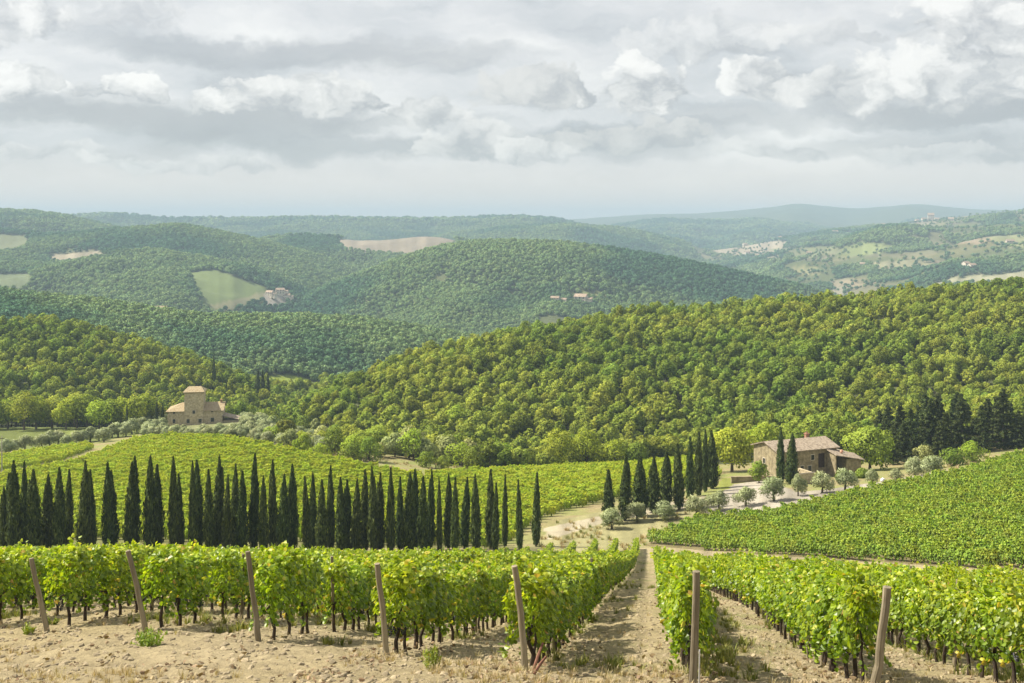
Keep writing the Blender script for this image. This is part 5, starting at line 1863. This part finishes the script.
# --- far farms and villages: walls, roof and a few windows each
def far_house(i):
    W, D, H = 14, 9, 6.0
    r0 = empty('far_house', (0, -100, 0))
    mb = MB()
    mb.box(-W / 2, W / 2, -D / 2, D / 2, -3, H)
    for xg in (-W / 2, W / 2 - .3):
        mb.add([(xg, -D / 2, H), (xg, D / 2, H), (xg, 0, H + 2.3), (xg + .3, -D / 2, H), (xg + .3, D / 2, H), (xg + .3, 0, H + 2.3)], [(0, 2, 1), (3, 4, 5), (0, 1, 4, 3), (1, 2, 5, 4), (2, 0, 3, 5)])
    if i:
        mb.box(W / 2 + .01, W / 2 + 6, -D / 2 + 1, D / 2 - 1, -3, H - 2.2)
    mb.obj('wall', M['plaster'], r0)
    mb = MB()
    slab(mb, [(-W / 2 - .5, -D / 2 - .6, H - .2), (W / 2 + .5, -D / 2 - .6, H - .2), (W / 2 + .5, 0, H + 2.5), (-W / 2 - .5, 0, H + 2.5)], .25)
    slab(mb, [(-W / 2 - .5, D / 2 + .6, H - .2), (W / 2 + .5, D / 2 + .6, H - .2), (W / 2 + .5, 0, H + 2.5), (-W / 2 - .5, 0, H + 2.5)], .25)
    if i:
        slab(mb, [(W / 2 + .6, -D / 2 + .5, H - 2), (W / 2 + 6.6, -D / 2 + .5, H - 2), (W / 2 + 6.6, D / 2 - .5, H - 1), (W / 2 + .6, D / 2 - .5, H - 1)], .25)
    mb.obj('roof', M['far_roof'], r0)
    for wx in (-4.5, 0, 4.5):
        for wz in (1.2, 4.0):
            mb = MB()
            mb.box(wx - .6, wx + .6, -D / 2 - .06, -D / 2 + .1, wz, wz + 1.5)
            mb.obj('window', M['pane'], r0)
    return r0


HS = [far_house(0), far_house(1)]
used_h = {}
FARH = [  # bearing, base angle, nearest and farthest distance, size, label
    (161, 315, 700, 1300, .95, 'pale farmhouse above olive rows on the left middle hill'),
    (270, 296, 1400, 2600, 1.1, 'pale house on the bare terrace below the left striped field'), (280, 294, 1400, 2600, 1.2, 'second pale house on the bare terrace left of centre'), (287, 299, 1400, 2600, 1.0, 'lowest house on the bare terrace left of centre'),
    (374, 259, 2000, 3400, 1.1, 'white house below the beige hilltop field'),
    (555, 302, 1200, 2400, 1.0, 'small pale house at the left of the hamlet in the centre wood'), (564, 303, 1200, 2400, .8, 'middle house of the hamlet in the centre wood'), (581, 303, 1200, 2400, 1.5, 'wide pale house at the right of the hamlet in the centre wood'),
    (670, 250, 3000, 5000, 1.3, 'small house on the skyline saddle right of centre'), (745, 241, 3000, 5000, 1.4, 'pale house among dark trees above the beige slope'), (781, 238, 3000, 5000, 1.7, 'light house by the tree belt on the right slope'), (785, 236, 3000, 5000, 1.4, 'house beside the tree belt on the right slope'), (747, 255, 2600, 5000, 1.6, 'white house at the foot of the beige slope'), (741, 254, 2600, 5000, 1.2, 'smaller house at the foot of the beige slope'),
    (710, 258, 2600, 5000, 1.2, 'white cottage left of the beige slope'), (795, 246, 2600, 5000, 1.1, 'house on the green field of the right slope'), (809, 255, 2600, 5000, 1.2, 'pinkish house among the cypress clump on the right slope'),
    (825, 232, 3000, 5200, 1.4, 'reddish house in the wood edge, right slope'), (835, 234, 3000, 5200, 1.7, 'wide pale house at the wood edge, right slope'), (850, 228, 3000, 5200, 1.3, 'house above the green field, right slope'), (858, 227, 3000, 5200, 1.4, 'pale house beside the knoll wood, right slope'),
    (877, 225.5, 3000, 5200, 1.3, 'reddish house on top of the knoll wood'), (883, 225.5, 3000, 5200, 1.3, 'second reddish house on top of the knoll wood'),
    (917, 222, 3000, 5400, 1.4, 'leftmost house of the hilltop village'), (924, 221, 3000, 5400, 1.6, 'house with red roof in the hilltop village'), (931, 219, 3000, 5400, 2.0, 'tallest block of the hilltop village'), (937, 221, 3000, 5400, 1.5, 'middle house of the hilltop village'), (943, 221.5, 3000, 5400, 1.7, 'white house in the hilltop village'), (951, 221.5, 3000, 5400, 1.7, 'wide white house at the right of the hilltop village'), (957, 223, 3000, 5400, 1.3, 'last house at the right of the hilltop village'),
    (985, 225, 3000, 5400, 1.3, 'house right of the village wood'), (1012, 230, 2600, 5400, 1.4, 'lone white house near the right picture edge'), (1010, 245, 2400, 5200, 1.5, 'pale farm below the light field near the right edge'),
    (966, 267, 2000, 5000, 1.3, 'bright white farmhouse low on the right slope'), (972, 269, 2000, 5000, 1.3, 'second bright farmhouse low on the right slope'), (863, 267, 2000, 5000, 1.2, 'small house beside the terraced fields')]
for px_, yb, z0, z1, s, lab in FARH:
    x, z = plan_of(px_, yb, z0, z1)
    e = float(h_at(x, z))
    s *= .88
    place(HS[int(RNG.integers(0, 2))], used_h, (float(x), float(z), e), (RNG.random() - .5) * 1.2, (s, s, s * (1.25 if 'tallest' not in lab else 2.0)), lab, 'house', 'houses on the far hills')
# prototypes that were never placed
for o in list(COL.objects):
    if o.parent is None and o.type == 'EMPTY' and o.location.y < -40:
        for ch in list(o.children):
            for c2 in list(ch.children):
                bpy.data.objects.remove(c2)
            bpy.data.objects.remove(ch)
        bpy.data.objects.remove(o)

for o in COL.objects:
    if 'label' in o and not 4 <= len(o['label'].replace('-', ' ').split()) <= 16:
        print('LABEL', len(o['label'].split()), o['label'])
